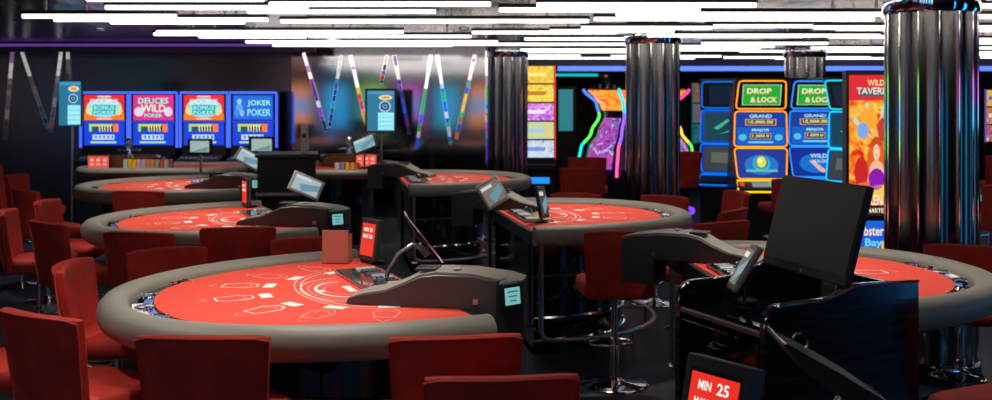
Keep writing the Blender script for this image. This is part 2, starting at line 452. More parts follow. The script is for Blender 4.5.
# ------------------------------------------------------------------ blackjack table
A_OUT, B_OUT = 1.42, 1.04
def dpt(th, a, b, ex=.92):
    c, s_ = math.cos(th), math.sin(th)
    return (a * max(c, 0) ** ex, b * abs(s_) ** ex * (1 if s_ >= 0 else -1))
def darc(a, b, n=48, t0=-90, t1=90): return [dpt(R(t0 + (t1 - t0) * i / n), a, b) for i in range(n + 1)]
def make_table():
    o = thing('blackjack_table', '', 'card table')
    # padded rim
    m = MB(); rings = []; n = 64
    cr = [(.0, -.005), (.012, .018), (.04, .034), (.075, .036), (.11, .026), (.135, .0), (.142, -.035), (.13, -.075), (.10, -.10), (.04, -.105), (0, -.09)]
    base = darc(A_OUT - .14, B_OUT - .14, n)
    for i, (x, y) in enumerate(base):
        a = Vector(base[max(i - 1, 0)]); b = Vector(base[min(i + 1, n)]); t = (b - a).normalized(); nn = Vector((t.y, -t.x))
        if i in (0, n): nn = Vector((0, -1 if i == 0 else 1))
        rings.append([(x + nn.x * q, y + nn.y * q, .915 + z) for q, z in cr])
    rings.insert(0, [(x - .05, y, z) for x, y, z in rings[0]]); rings.append([(x - .05, y, z) for x, y, z in rings[-1]])
    m.loft(rings, M['leather']); m.build('armrest_rim', o, angle=50)
    # black trough between the rim and the felt, and the table deck
    m = MB(); m.prism([(-.05, -(B_OUT - .145))] + darc(A_OUT - .145, B_OUT - .145, 48) + [(-.05, B_OUT - .145)], .835, .898, M['gloss']); m.build('deck', o)
    # felt with its printed layout
    fa, fb = A_OUT - .245, B_OUT - .16
    m = MB(); m.prism([(-.04, -fb)] + darc(fa, fb, 48) + [(-.04, fb)], .8985, .912, M['felt'])
    Z = .9135
    def ribbon(pts, wd, mt):
        for p, q in zip(pts, pts[1:]):
            p, q = Vector(p), Vector(q); t = (q - p)
            if t.length < 1e-6: continue
            t.normalize(); nn = Vector((-t.y, t.x)) * wd / 2; p -= t * wd * .2; q += t * wd * .2
            m.poly([(p.x - nn.x, p.y - nn.y, Z), (q.x - nn.x, q.y - nn.y, Z), (q.x + nn.x, q.y + nn.y, Z), (p.x + nn.x, p.y + nn.y, Z)], mt)
    W, K = M['white'], M['pink']
    for i, th in enumerate((-72, -50, -27, 0, 27, 50, 72)):
        for k, (f0, wd, ht) in enumerate(((.70, .06, .085),)):
            cx, cy = dpt(R(th), fa * f0, fb * f0 * 1.02)
            T = Vector((math.cos(R(th * .92)), math.sin(R(th * .92)))); S = Vector((-T.y, T.x)); c = Vector((cx, cy))
            q = [c + T * ht + S * wd * .7, c - T * ht * .4 + S * wd, c - T * ht + S * wd * .45, c - T * ht - S * wd * .45, c - T * ht * .4 - S * wd, c + T * ht - S * wd * .7]
            ribbon(q + [q[0]], .008, W if abs(th) < 40 else K)
            q2 = [c + (p - c) * .62 for p in q]; ribbon(q2[1:5], .006, K)
            c2 = c - T * (ht + .06)
            m.poly([(p.x, p.y, Z) for p in (c2 + T * .028 + S * .05, c2 - T * .028 + S * .05, c2 - T * .028 - S * .05, c2 + T * .028 - S * .05)], W)
            c3 = c + T * (ht + .06)
            ribbon([c3 + S * .03 - T * .02, c3 + T * .012, c3 - S * .03 - T * .02], .008, K)
    for rr, ww, mt in ((.13, .016, W), (.165, .007, K), (.20, .006, W), (.09, .006, K)):
        ribbon([(.30 + rr * math.cos(R(a)), rr * 1.5 * math.sin(R(a))) for a in range(-100, 101, 10)], ww, mt)
    for rr, ww in ((.27, .006), (.30, .004)):
        ribbon([(.22 + rr * math.cos(R(a)), rr * 1.7 * math.sin(R(a))) for a in range(-78, 79, 6)], ww, W)
    m.poly([(.385, -.03, Z), (.43, -.02, Z), (.44, .0, Z), (.43, .02, Z), (.385, .03, Z), (.40, 0, Z)], W)
    m.poly([(.25, -.075, Z), (.29, -.075, Z), (.29, .075, Z), (.25, .075, Z)], W)
    # pale and blue crescent at the tip: trough reflection painted as colour
    m.build('felt', o, angle=30)
    m = MB()
    o1 = darc(A_OUT - .15, B_OUT - .15, 30, -22, 24); i1 = [(x, y) for x, y in darc(fa + .005, fb + .005, 30, -22, 24)]
    for k in range(30):
        for f0, f1, mt in ((0, .45, M['blue_reflect']), (.45, 1, M['white'])):
            def L_(q, f): return (i1[q][0] + (o1[q][0] - i1[q][0]) * f, i1[q][1] + (o1[q][1] - i1[q][1]) * f)
            if mt is M['white'] and not 9 < k < 20: continue
            a, b, c, d = L_(k, f0), L_(k, f1), L_(k + 1, f1), L_(k + 1, f0)
            m.poly([(*a, .9), (*b, .9), (*c, .9), (*d, .9)], mt)
    m.build('trough_reflection', o)
    # cup holders
    for i, th in enumerate((-62, -38, -14, 0, 14, 38, 62)):
        x, y = dpt(R(th), A_OUT - .205, B_OUT - .16)
        m = MB(); m.lathe([(.045, .003), (.05, .009), (.046, .016), (.038, .014), (.036, -.035), (0, -.04)], M['chrome'], (x, y, .897), 20, cap=False); m.build('cup_holder', o)
        if i in (1, 3, 5):
            x2, y2 = dpt(R(th + 5), A_OUT - .2, B_OUT - .16)
            m = MB(); m.lathe([(0, 0), (.02, 0), (.02, .018), (.012, .024), (0, .024)], M['chrome'], (x2, y2, .9), 12); m.build('betting_button', o)
    # pedestal with chrome bands
    m = MB(); m.prism([(.02, -.72)] + darc(.86, .72, 40) + [(.02, .72)], .0, .835, M['gloss']); m.build('pedestal', o, angle=20)
    for z in (.10, .26, .56):
        m = MB(); pts = [(.0, -.735, z)] + [(x, y, z) for x, y in darc(.875, .735, 40)] + [(.0, .735, z)]
        m.tube(pts, .014, M['chrome'], 6); m.build('chrome_band', o)
    # foot rail
    m = MB(); pts = [(0, -.95, .82), (0, -.95, .22), (.02, -.96, .17), (.09, -.965, .15)] + [(x, y, .15) for x, y in darc(1.10, .97, 40, -80, 80)] + [(.09, .965, .15), (.02, .96, .17), (0, .95, .22), (0, .95, .82)]
    m.tube(pts, .019, M['steel'], 8)
    for th in (-50, 0, 50):
        x, y = dpt(R(th), 1.10, .97); m.tube([(x, y, .15), (x, y, .0)], .014, M['steel'], 8)
        x2, y2 = dpt(R(th), .86, .72); m.tube([(x, y, .15), (x2, y2, .15)], .012, M['steel'], 8)
    m.build('foot_rail', o, angle=60)
    m = MB(); m.box((-.05, 0, .86), (.03, 1.80, .10), M['leather_dark']); m.build('dealer_edge', o, bevel=.01)
    # chip tray
    m = MB(); m.box((.11, -.11, .9135), (.22, .70, .012), M['black'])
    for yy in (-.457, .237): m.box((.11, yy, .922), (.22, .006, .014), M['steel'])
    for xx in (.002, .218): m.box((xx, -.11, .922), (.006, .70, .014), M['steel'])
    tr = m.build('chip_tray', o, bevel=.002)
    cs = [(.45, .45, .43), (.03, .12, .07), (.02, .02, .025), (.10, .04, .12), (.3, .32, .3), (.35, .36, .34), (.04, .06, .16), (.03, .03, .03)]
    for i in range(11):
        yy = -.395 + i * .0565
        m = MB(); m.tube([(.02, yy, .925), (.12 - .012 * (i % 3), yy, .925)], .0195, mat('tray_chip_%d' % (i % 8), cs[i % 8], .4), 12); m.build('chip_row', tr)
    m = MB(); m.box((.165, -.11, .930), (.10, .68, .004), M['glass']); m.build('glass_cover', tr)
    m = MB(); m.tube([(.13 + .04 * math.cos(R(a)), .05, .93 + .04 * math.sin(R(a))) for a in range(0, 181, 20)], .004, M['chrome'], 6); m.build('handle', tr)
    return o
def make_shuffler():
    o = thing('card_shuffler', '', 'card shuffler')
    # local: tip towards +X, screen end towards -X
    m = MB()
    prof_top = [(.80, .0), (.79, .022), (.72, .045), (.62, .062), (.54, .095), (.46, .135), (.38, .15), (.22, .148), (.06, .128), (.0, .11)]
    prof_bot = [(.0, -.15), (.195, -.15), (.20, -.001), (.36, .0)]
    pr = prof_top + prof_bot
    def cx(x, yy): return max(x, (yy - .015) * 1.1)
    rings = []
    for yy, k in ((-.115, .94), (-.10, 1.0), (.015, 1.0), (.10, .99), (.115, .93)):
        rings.append([(cx(x, yy), yy * (1 - .35 * max(0, x - .25)), (z if z < 0.03 else z * k)) for x, z in pr])
    m.loft(rings, M['leather_dark']); body = m.build('housing', o, angle=30)
    m = MB(); tp = [(x, z + .004) for x, z in prof_top[1:]]
    rings = []
    for yy in (-.104, .015, .104):
        rings.append([(cx(x, yy), yy * (1 - .35 * max(0, x - .25)), z) for x, z in tp] + [(cx(x, yy), yy * (1 - .35 * max(0, x - .25)), z - .010) for x, z in tp[::-1]])
    m.loft(rings, M['leather']); m.build('top_cover', o, angle=40)
    SA = Matrix.Translation((.050, .061, .045)) @ Matrix.Rotation(R(-42.3), 4, 'Z') @ Matrix.Rotation(R(6), 4, 'Y')
    m = MB(); m.T = SA; m.box((-.004, 0, 0), (.014, .125, .115), M['black']); sc_ = m.build('screen_bezel', o, bevel=.003)
    m = MB(); m.T = SA; m.box((-.0125, 0, .005), (.003, .085, .075), emi((.22, .58, .56), .8)); m.build('display', sc_)
    m = MB(); m.T = SA
    for k in range(3): m.box((-.015, .0, .025 - k * .02), (.002, .06 - .012 * k, .006), emi((.05, .2, .25), .6))
    m.build('screen_text', sc_)
    m = MB(); m.box((.44, 0, .155), (.10, .11, .012), M['black']); m.box((.30, .02, .16), (.03, .05, .008), M['steel']); m.build('card_slot', o, bevel=.003)
    for yy in (.117, -.117): m = MB(); m.box((.2, yy, .03), (.025, .006, .022), M['steel']); m.build('latch', o)
    return o
def sign_screen(m, w, h, y, lines, bg=(.9, .05, .03)):
    m.rect(-w / 2, -h / 2, w / 2, h / 2, y, emi(bg, .9))
    for st, cz, ww, hh, cx in lines: m.text(st, cx, cz, ww, hh, y - .002, emi((1, .95, .9), 1))
def make_limit_sign():
    o = thing('table_limit_sign', '', 'sign')
    m = MB(); m.box((0, 0, 0.13), (.16, .035, .23), M['leather_dark']); m.box((0, .03, .01), (.12, .09, .02), M['black']); m.build('housing', o, bevel=.004)
    m = MB(); m.T = Matrix.Translation((0, 0, .13))
    sign_screen(m, .125, .18, -.0195, [('MIN 25', .055, .08, .022, 0), ('MAX 500', .018, .09, .022, 0)]); m.build('display', o, flat=True)
    return o
TH = math.atan2(-.414, -.91)          # players' side of the left tables
TH2 = TH + PI
tab0 = make_table(); sh0 = make_shuffler(); ls0 = make_limit_sign()
lab_t = [((-.47, 5.0), TH, 'nearest red felt blackjack table with taupe padded rim, front left'),
         ((-1.68, 7.74), TH, 'second red felt blackjack table in the left row'),
         ((-2.95, 10.6), TH, 'third red felt blackjack table in the left row, before the roulette table'),
         ((1.18, 5.28), R(5), 'red felt blackjack table at the right edge behind the gloss black podium'),
         ((.13, 7.87), R(11), 'red felt blackjack table in the middle, centre right, with chrome banded pedestal'),
         ((-1.01, 11.2), R(10), 'back centre red felt blackjack table, left of the wall-end column')]
where = ['nearest table', 'second left table', 'third left table', 'right table', 'middle table', 'back centre table']
def loc2w(F, th, lx, ly):
    c, s_ = math.cos(th), math.sin(th)
    return (F[0] + lx * c - ly * s_, F[1] + lx * s_ + ly * c)
for i, (F, th, lb) in enumerate(lab_t):
    if i == 0: t = tab0; t.location = (*F, 0); t.rotation_euler = (0, 0, th); t['label'] = lb; t['group'] = 'blackjack tables of the pit'
    else: t = dup(tab0, (*F, 0), th, lb, 'blackjack tables of the pit')
    x, y = loc2w(F, th, -.335, .70); rz = th - R(33)
    lb = 'dark grey card shuffler with small blue-green screen on the %s' % where[i]
    if i == 0: q = sh0; q.location = (x, y, .916); q.rotation_euler = (0, 0, rz); q['label'] = lb; q['group'] = 'card shufflers'
    else: q = dup(sh0, (x, y, .916), rz, lb, 'card shufflers')
ls0.location = (-.72, 5.62, .917); ls0.rotation_euler = (R(-8), 0, R(-48)); ls0['label'] = 'small red table limit sign on the nearest table beside the frosted red holder'
ls0['group'] = 'table limit signs'
x, y = loc2w(lab_t[1][0], TH, .1, -.80)
q = dup(ls0, (x, y, .9145), R(-60), 'small red table limit sign on the far corner of the second left table'); q.rotation_euler = (0, 0, R(-60))
# frosted holder on nearest table
o = thing('card_holder', 'frosted orange-red acrylic discard holder standing on the nearest table', 'card holder', (-.90, 5.60, .9145), R(-4))
m = MB(); m.box((0, 0, .097), (.148, .008, .185), M['orangeacrylic']); m.build('front_plate', o, bevel=.002)
m = MB(); m.box((0, .05, .006), (.148, .10, .012), M['orangeacrylic']); m.box((0, .10, .08), (.148, .006, .15), M['orangeacrylic']); m.build('tray', o, bevel=.002)

# tablets on stalks
def tablet(loc, rz, tilt, roll, label, w=.26, h=.18, col='cream', base_z=.9145, dz=.26, foot=(0, 0), scr=(.45, .62, .66), name='tablet_stand', neck=None):
    """screen centre at base_z + dz above loc; faces -Y before turning"""
    o = thing(name, label, 'tablet', (loc[0], loc[1], base_z), rz)
    c = M[col]
    A = Matrix.Translation((0, 0, dz)) @ Matrix.Rotation(roll, 4, 'Y') @ Matrix.Rotation(tilt, 4, 'X')
    m = MB(); m.T = A; m.box((0, 0, 0), (w, .026, h), c); m.build('housing', o, bevel=.010, segs=3)
    m = MB(); m.T = A; m.rect(-w * .41, -h * .38, w * .41, h * .38, -.0145, emi(scr, .75))
    m.poly([(-w * .1, -.0155, -h * .38), (w * .41, -.0155, -h * .1), (w * .41, -.0155, h * .2), (-w * .2, -.0155, -h * .05)], emi((.2, .4, .5), .7))
    m.rect(-w * .38, h * .2, w * .1, h * .32, -.0155, emi((.75, .8, .75), .8)); m.build('display', o, flat=True)
    m = MB(); pts = neck or [(foot[0], foot[1], 0), (foot[0], foot[1], dz * .4), (foot[0] * .5, foot[1] * .5 + .03, dz * .75), (0, .022, dz)]
    m.tube(pts, .011, M['black'] if col != 'cream' else M['black'], 8); m.build('stalk', o, angle=60)
    m = MB(); m.lathe([(0, 0), (.05, 0), (.05, .01), (.02, .02), (0, .02)], M['black'], (pts[0][0], pts[0][1], pts[0][2]), 16); m.build('base', o)
    return o
F2 = lab_t[1][0]
x, y = loc2w(F2, TH, .02, -.55)
tablet((x + .42, y - .3), R(10), R(-25), R(24), 'pale-framed tilted tablet on a stalk between the second left table and the black podium', .26, .17, base_z=0, dz=1.14, neck=[(.0, .05, 0), (0, .05, .8), (0, .03, 1.0), (0, .022, 1.12)])
x, y = loc2w(lab_t[2][0], TH, .0, .1)
tablet((-2.56, 10.36), R(10), R(-25), R(30), 'pale-framed tilted tablet beside the third left table', .28, .17, base_z=0, dz=1.20, neck=[(.0, .05, 0), (0, .05, .8), (0, .03, 1.0), (0, .022, 1.18)])
tablet((-1.62, 12.33), R(-8), R(-20), R(-22), 'black-framed tilted tablet with pale blue screen beside the right roulette table', .32, .2, 'black', base_z=.918, dz=.34, scr=(.3, .55, .58))
tablet((-.03, 7.98), R(20), R(-10), R(-28), 'pale-framed small tablet leaning on the dealer side of the middle table', .2, .22, 'cream', base_z=0, dz=1.08, scr=(.25, .2, .17), neck=[(.0, .05, 0), (0, .05, .8), (0, .03, .98), (0, .022, 1.06)])
o = tablet((.34, 7.42), R(68), R(-12), R(4), 'black tablet seen edge-on standing at the left end of the middle table', .18, .24, 'black', dz=.15, scr=(.05, .05, .05))
# edge-on touch tablet on a chrome gooseneck, nearest table
def goose(loc, rz, label, L, slope, path, ring=False, W=.19):
    o = thing('gooseneck_tablet', label, 'tablet', loc, rz)
    A = Matrix.Rotation(slope, 4, 'Y')
    m = MB(); m.T = A; tk = .045 if ring else .02
    ol = [(-L / 2, -.004), (-L / 2, .004), (-L * .25, .010), (0, .012), (L * .25, .010), (L / 2, .004), (L / 2, -.004), (L * .25, -tk * .7), (0, -tk), (-L * .25, -tk * .7)]
    m.prism(ol, -W / 2, W / 2, M['leather_dark'] if ring else M['gloss'], 'xz'); m.build('housing', o, bevel=.003)
    m = MB(); m.T = A
    pts = [(-L / 2, -W / 2, .006), (L / 2, -W / 2, .006), (L / 2, W / 2, .006), (-L / 2, W / 2, .006)]
    m.tube(pts, .004, M['chrome'], 6, loop=True); m.build('chrome_edge', o)
    m = MB(); m.T = A; m.box((L * .18, 0, -.03), (.07, .06, .04), M['steel']); m.box((L * .3, 0, -.02), (.05, .05, .02), M['black']); m.build('clamp', o, bevel=.004)
    if ring:
        m = MB(); m.T = A @ Matrix.Translation((-L * .3, 0, .012))
        m.tube([(.022 * math.cos(R(a)), 0, .012 + .022 * math.sin(R(a))) for a in range(-20, 201, 20)], .003, M['chrome'], 6); m.build('camera_ring', o)
    m = MB(); m.tube(path, .011, M['steel'], 10); m.build('gooseneck', o, angle=60)
    m = MB(); p = path[-1]; m.lathe([(0, 0), (.05, 0), (.05, .01), (.015, .03), (0, .03)], M['black'], p, 20); m.build('base', o)
    return o
goose((-.37, 5.02, 1.145), R(9), 'black tablet seen edge-on on a curved gooseneck at the dealer side of the nearest table', .29, R(53),
      [(.02, 0, -.05), (-.05, 0, -.035), (-.12, 0, -.08), (-.17, 0, -.16), (-.19, -.02, -.229)])
goose((.90, 2.72, 1.12), R(-2), 'glossy black tablet with chrome edge on a stalk at the bottom right, before the podium', .32, R(30),
      [(.06, 0, -.05), (.03, 0, -.09), (.0, 0, -.2), (0, 0, -.6), (0, 0, -1.12)], True, .2)

# ------------------------------------------------------------------ pit podiums
def podium(P0, scale, label, far=False):
    """corner P0; local x runs along the end panel, local y along the drawer front"""
    o = thing('pit_podium', label, 'podium', (P0[0], P0[1], 0), math.atan2(.414, .91))
    m = MB(); outline = [(0, 0), (0, 1.063)] + [(.004, 1.085), (.016, 1.115), (.035, 1.132), (.06, 1.139), (.25, 1.142), (.31, 1.150), (.36, 1.168), (.40, 1.180), (.45, 1.183), (.71, 1.172), (.71, 0)]
    for nm, y0 in (('end_panel', 0), ('end_panel', .50)):
        m = MB(); m.prism(outline, y0, y0 + .03, M['ash'], 'xz'); e = m.build(nm, o, angle=25)
        m = MB(); m.tube([(x, y0 + .001, z) for x, z in outline[1:-1]], .006, M['chrome'], 6); m.build('metal_edging', e)
    m = MB(); m.box((.35, .265, 1.045), (.67, .47, .03), M['gloss']); m.build('worktop', o)
    m = MB(); m.box((.695, .265, .6), (.02, .47, 1.1), M['gloss']); m.build('rear_panel', o)
    m = MB(); m.box((.035, .265, .50), (.03, .468, .98), M['ash']); m.build('front_panel', o)
    m = MB(); m.box((.012, .265, .945), (.022, .44, .115), M['gloss'])
    d = m.build('drawer', o, bevel=.004)
    m = MB(); m.tube([(-.002, .23, .95), (-.02, .24, .945), (-.02, .29, .945), (-.002, .30, .95)], .005, M['chrome'], 6); m.build('handle', d)
    m = MB(); m.box((.012, .265, 1.035), (.02, .468, .02), M['steel']); m.build('front_edging', o, bevel=.003)
    return o
podium((.915, 3.4), 1, 'large gloss black wood podium in the right foreground with drawer and curved end panels')
# monitor
o = thing('monitor', 'switched-off black flat monitor tilted back on the foreground podium', 'monitor', (1.17, 3.70, 1.0615), R(-73))
A = Matrix.Translation((0, 0, .31)) @ Matrix.Rotation(R(-16), 4, 'X')
m = MB(); m.T = A; m.box((0, .012, 0), (.52, .028, .36), mat('monitor_plastic', (.035, .035, .034), .45)); m.build('casing', o, bevel=.005)
m = MB(); m.T = A; m.box((0, -.004, .014), (.508, .004, .318), mat('monitor_screen', (.085, .095, .078), .45)); m.build('screen', o)
m = MB(); m.T = A; m.oval(0, -.166, .007, .007, -.0035, M['cream']); m.build('badge', o, flat=True)
m = MB(); m.box((0, .09, .14), (.09, .025, .28), M['steel'], Matrix.Rotation(R(-8), 3, 'X')); m.box((0, .08, .008), (.24, .2, .014), M['black']); m.build('stand', o, bevel=.004)
# small pale tablet leaning beside monitor
o = tablet((.96, 3.86), R(-88), R(-32), R(0), 'pale-framed small screen leaning behind the monitor on the foreground podium', .10, .20, 'cream', base_z=1.0615, dz=.13, scr=(.1, .1, .08))
# foreground limit sign
o = thing('limit_display', 'large red limit display reading MIN 25 in grey housing, before the podium', 'sign', (.655, 3.03, 0), R(-52))
A = Matrix.Translation((0, 0, .90)) @ Matrix.Rotation(R(-14), 4, 'X')
m = MB(); m.T = A; m.box((0, .03, 0), (.245, .07, .31), M['leather_dark']); m.build('housing', o, bevel=.005)
m = MB(); m.T = A; m.rect(-.098, -.13, .098, .118, -.007, M['black']); m.rect(-.092, -.125, .092, .105, -.008, emi((.85, .035, .02), .95))
m.text('MIN', -.035, .07, .05, .028, -.0095, emi((1, .95, .9), 1)); m.text('25', .035, .07, .045, .036, -.0095, emi((1, .95, .9), 1))
m.text('MAX', -.04, .018, .055, .028, -.0095, emi((1, .95, .9), 1)); m.text('500', .035, .018, .06, .036, -.0095, emi((1, .95, .9), 1)); m.build('display', o, flat=True)
m = MB(); m.tube([(0, .06, .02), (0, .06, .86)], .02, M['steel'], 10); m.lathe([(0, 0), (.16, 0), (.16, .012), (.03, .03), (0, .03)], M['black'], (0, .06, 0), 24); m.build('stand', o)

# second podium in the aisle (a plain high desk)
o = thing('pit_podium', 'plain matt black podium behind the second left table with a pale shelf edge', 'podium', (-1.95, 9.35, 0), R(10))
m = MB(); m.box((0, 0, .65), (.52, .5, 1.28), M['matte']); m.build('body', o, bevel=.01)
m = MB(); m.box((0, -.27, .96), (.54, .06, .025), M['steel']); m.build('shelf', o)
m = MB(); m.box((0, 0, 1.305), (.56, .54, .03), M['black']); m.build('top', o, bevel=.004)
o = thing('card_printer', 'small pale upright printer on top of the plain matt black podium', 'printer', (-1.80, 9.4, 1.32), R(5))
m = MB(); m.box((0, 0, .13), (.06, .1, .26), M['cream']); m.build('body', o, bevel=.006)
m = MB(); m.box((0, -.052, .16), (.04, .004, .04), M['black']); m.build('slot', o)
# small monitors in front of video poker row
for (X, Y, Z, lb) in ((-3.55, 12.0, 1.24, 'small dark-framed monitor with pale screen before the third video poker machine'),
                      (-2.62, 11.2, 1.3, 'small dark-framed monitor with pale screen before the fourth video poker machine')):
    o = thing('small_monitor', lb, 'monitor', (X, Y, 0), R(-4), 'small monitors before the video poker row')
    m = MB(); m.box((0, 0, Z), (.30, .03, .19), M['black']); m.build('housing', o, bevel=.006)
    m = MB(); m.rect(-.115, Z - .065, .115, Z + .07, -.017, emi((.42, .58, .55), .8)); m.poly([(-.1, -.018, Z - .06), (.1, -.018, Z - .06), (.1, -.018, Z)], emi((.2, .4, .4), .7)); m.build('display', o, flat=True)
    m = MB(); m.tube([(0, .02, .01), (0, .02, Z)], .016, M['steel'], 8); m.lathe([(0, 0), (.15, 0), (.15, .012), (.02, .03), (0, .03)], M['black'], (0, .02, 0), 20); m.build('stand', o)

# ------------------------------------------------------------------ roulette tables
def roundrect(x0, y0, x1, y1, r, n=8):
    pts = []
    for cx, cy, a0 in ((x1 - r, y0 + r, -90), (x1 - r, y1 - r, 0), (x0 + r, y1 - r, 90), (x0 + r, y0 + r, 180)):
        for i in range(n + 1):
            a = R(a0 + 90 * i / n); pts.append((cx + r * math.cos(a), cy + r * math.sin(a)))
    return pts
def roulette(loc, rz, Lx, Ly, label):
    o = thing('roulette_table', label, 'roulette table', (*loc, 0), rz, 'roulette tables')
    m = MB(); pts = roundrect(-Lx / 2 + .06, -Ly / 2 + .06, Lx / 2 - .06, Ly / 2 - .06, .3)
    m.tube([(x, y, .905) for x, y in pts], .048, M['leather'], 10, loop=True); m.build('armrest_rim', o, angle=60)
    m = MB(); m.prism(pts, .84, .915, M['felt'])
    for i in range(9):
        for j in range(3):
            x = -Lx * .12 + i * Lx * .055; y = -Ly * .2 + j * Ly * .11
            for (a, b, c, d) in ((x, y, x + Lx * .05, y + .008), (x, y, x + .008, y + Ly * .1)):
                m.poly([(a, b, .9165), (c, b, .9165), (c, d, .9165), (a, d, .9165)], M['white'])
    m.build('felt', o)
    m = MB(); m.prism(roundrect(-Lx / 2 + .3, -Ly / 2 + .3, Lx / 2 - .3, Ly / 2 - .3, .15), 0, .84, M['gloss']); m.build('pedestal', o, angle=20)
    return o
def wheel(loc, label):
    o = thing('roulette_wheel', label, 'roulette wheel', (*loc, .918), 0, 'roulette wheels')
    m = MB(); m.lathe([(.0, 0), (.36, 0), (.40, .02), (.40, .13), (.385, .145), (.36, .13), (.28, .07), (0, .05)], M['wood'], seg=40); m.build('bowl', o)
    m = MB(); m.lathe([(.27, .072), (.27, .085), (.19, .085), (.06, .10), (0, .11)], M['steel'], seg=37)
    m.build('rotor', o)
    m = MB(); m.lathe([(.0, .10), (.045, .10), (.03, .13), (.018, .16), (.018, .22), (.04, .235), (.04, .25), (.015, .265), (.028, .29), (.02, .315), (0, .32)], M['chrome'], seg=16)
    for a in range(0, 360, 90): m.tube([(0, 0, .2), (.10 * math.cos(R(a)), .10 * math.sin(R(a)), .19)], .008, M['chrome'], 6); m.lathe([(0, -.02), (.018, -.008), (.018, .008), (0, .02)], M['chrome'], (.11 * math.cos(R(a)), .11 * math.sin(R(a)), .19), 10)
    q = m.build('turret', o); q.scale = (1.25, 1.25, 1.2)
    return o
roulette((-4.30, 13.05), 0, 2.1, 1.3, 'left roulette table with taupe rim before the video poker machines')
roulette((-1.95, 13.1), 0, 1.15, 2.0, 'right roulette table before the wall with coloured strips')
wheel((-4.80, 13.08), 'roulette wheel with chrome turret before the first video poker machine')
wheel((-1.97, 13.42), 'roulette wheel with chrome turret before the wall with coloured strips')
chipc = [(.45, .7, .68), (.9, .5, .02), (.9, .5, .02), (.6, .5, .6), (.6, .5, .6), (.75, .25, .1), (.75, .3, .12), (.3, .45, .2), (.6, .1, .08), (.5, .45, .4), (.4, .1, .1)]
cname = ['teal', 'yellow', 'golden', 'lilac', 'pale lilac', 'orange', 'dark orange', 'green', 'red', 'grey', 'maroon']
def chips(x, y, z, col, label, h=.07, grp='chip stacks'):
    m = MB()
    n = max(3, int(h / .008))
    prof = [(0, 0)]
    for i in range(n): prof += [(.028, i * h / n + .0005), (.028, (i + .85) * h / n), (.0265, (i + .9) * h / n), (.0265, (i + 1) * h / n)]
    prof += [(0, h)]
    m.lathe(prof, mat('chip_' + '_'.join('%.2f' % c for c in col), col, .5), seg=14)
    o = m.build('chip_stack', loc=(x, y, z)); tag(o, label, 'chip stack', grp)
k = 0
for i in range(11):
    chips(-4.66 + i * .0575, 12.58, .9175, chipc[i], '%s chip stack, %s in the long row on the left roulette table' % (cname[i], ordinal(i + 1)), .13)
for i, (c, nm) in enumerate((((.7, .7, .68), 'white'), ((.3, .45, .7), 'blue'), ((.9, .5, .02), 'yellow'), ((.9, .6, .05), 'light yellow'), ((.7, .3, .1), 'orange'))):
    chips(-1.98 + i * .065, 12.45, .9175, c, '%s chip stack on the right roulette table' % nm, .10)
# red limit signs on the roulette tables
for (X, Y, lb) in ((-4.98, 12.54, 'wide red lit limit sign on the left roulette table'), (-1.66, 12.80, 'wide red lit limit sign on the right roulette table')):
    o = thing('roulette_limit_sign', lb, 'sign', (X, Y, .916), 0, 'roulette limit signs')
    m = MB(); m.box((0, 0, .10), (.29, .03, .19), M['black']); m.box((0, .02, .01), (.2, .09, .02), M['black']); m.build('housing', o, bevel=.004)
    m = MB(); m.T = Matrix.Translation((0, 0, .105)); m.rect(-.13, -.075, .13, .075, -.017, emi((.9, .09, .06), .9))
    for xx in (-.08, 0, .08): m.rect(xx - .02, .01, xx + .02, .04, -.018, emi((1, .6, .5), .9)); m.rect(xx - .025, -.04, xx + .025, -.015, -.018, emi((1, .45, .4), .8))
    m.build('display', o, flat=True)
# portrait roulette displays
for (X, Y, wd, hh, lb, foot) in ((-5.60, 13.15, .31, .60, 'portrait roulette display glowing blue at the left, beside the video poker row', .93),
                           (-1.60, 13.9, .44, .62, 'portrait roulette display in black frame before the wall with coloured strips', .93)):
    o = thing('roulette_display', lb, 'display screen', (X, Y, 0 if X < -3 else .916), 0, 'portrait roulette displays')
    zc = 1.75 if X < -3 else 1.64 - .916
    m = MB(); m.box((0, .02, zc), (wd, .05, hh), M['black']); m.build('housing', o, bevel=.006)
    m = MB(); m.T = Matrix.Translation((0, 0, zc)); a, b = wd / 2 - (.01 if X < -3 else .03), hh / 2 - (.01 if X < -3 else .03)
    y0 = -.007
    m.rect(-a, -b, a, b, y0, emi((.02, .20, .42), 1))
    m.rect(-a, -b, -a * .25, b * .8, y0 - .001, emi((.03, .22, .38), .8))
    m.rect(-a * .2, -b * .95, a * .95, -b * .08, y0 - .001, emi((.35, .85, .95), 1))
    for k in range(3): m.rect(-a * .15, -b * (.3 + .22 * k), a * .9, -b * (.32 + .22 * k), y0 - .002, emi((.1, .4, .5), .8))
    m.oval(a * .3, b * .22, a * .42, a * .42, y0 - .002, emi((.6, .75, .85), .9), 20); m.oval(a * .3, b * .22, a * .34, a * .34, y0 - .003, emi((.02, .1, .2), .8), 20)
    m.oval(a * .3, b * .22, a * .18, a * .18, y0 - .004, emi((.2, .5, .7), .8), 16); m.oval(a * .3, b * .22, a * .09, a * .09, y0 - .005, emi((.02, .05, .1), .8), 12)
    m.oval(a * .35, b * .66, a * .5, b * .13, y0 - .002, emi((.9, .8, .5), .9), 20); m.oval(a * .35, b * .66, a * .3, b * .07, y0 - .003, emi((.85, .4, .05), .9), 16)
    m.rect(-a * .9, b * .84, a * .9, b * .95, y0 - .002, emi((.1, .4, .6), .8)); m.build('display', o, flat=True)
    m = MB(); m.tube([(0, .06, .01), (0, .06, zc)], .018, M['steel'], 10); m.lathe([(0, 0), (.075, 0), (.075, .012), (.02, .03), (0, .03)], M['black'], (0, .06, 0), 20); m.build('pole', o)

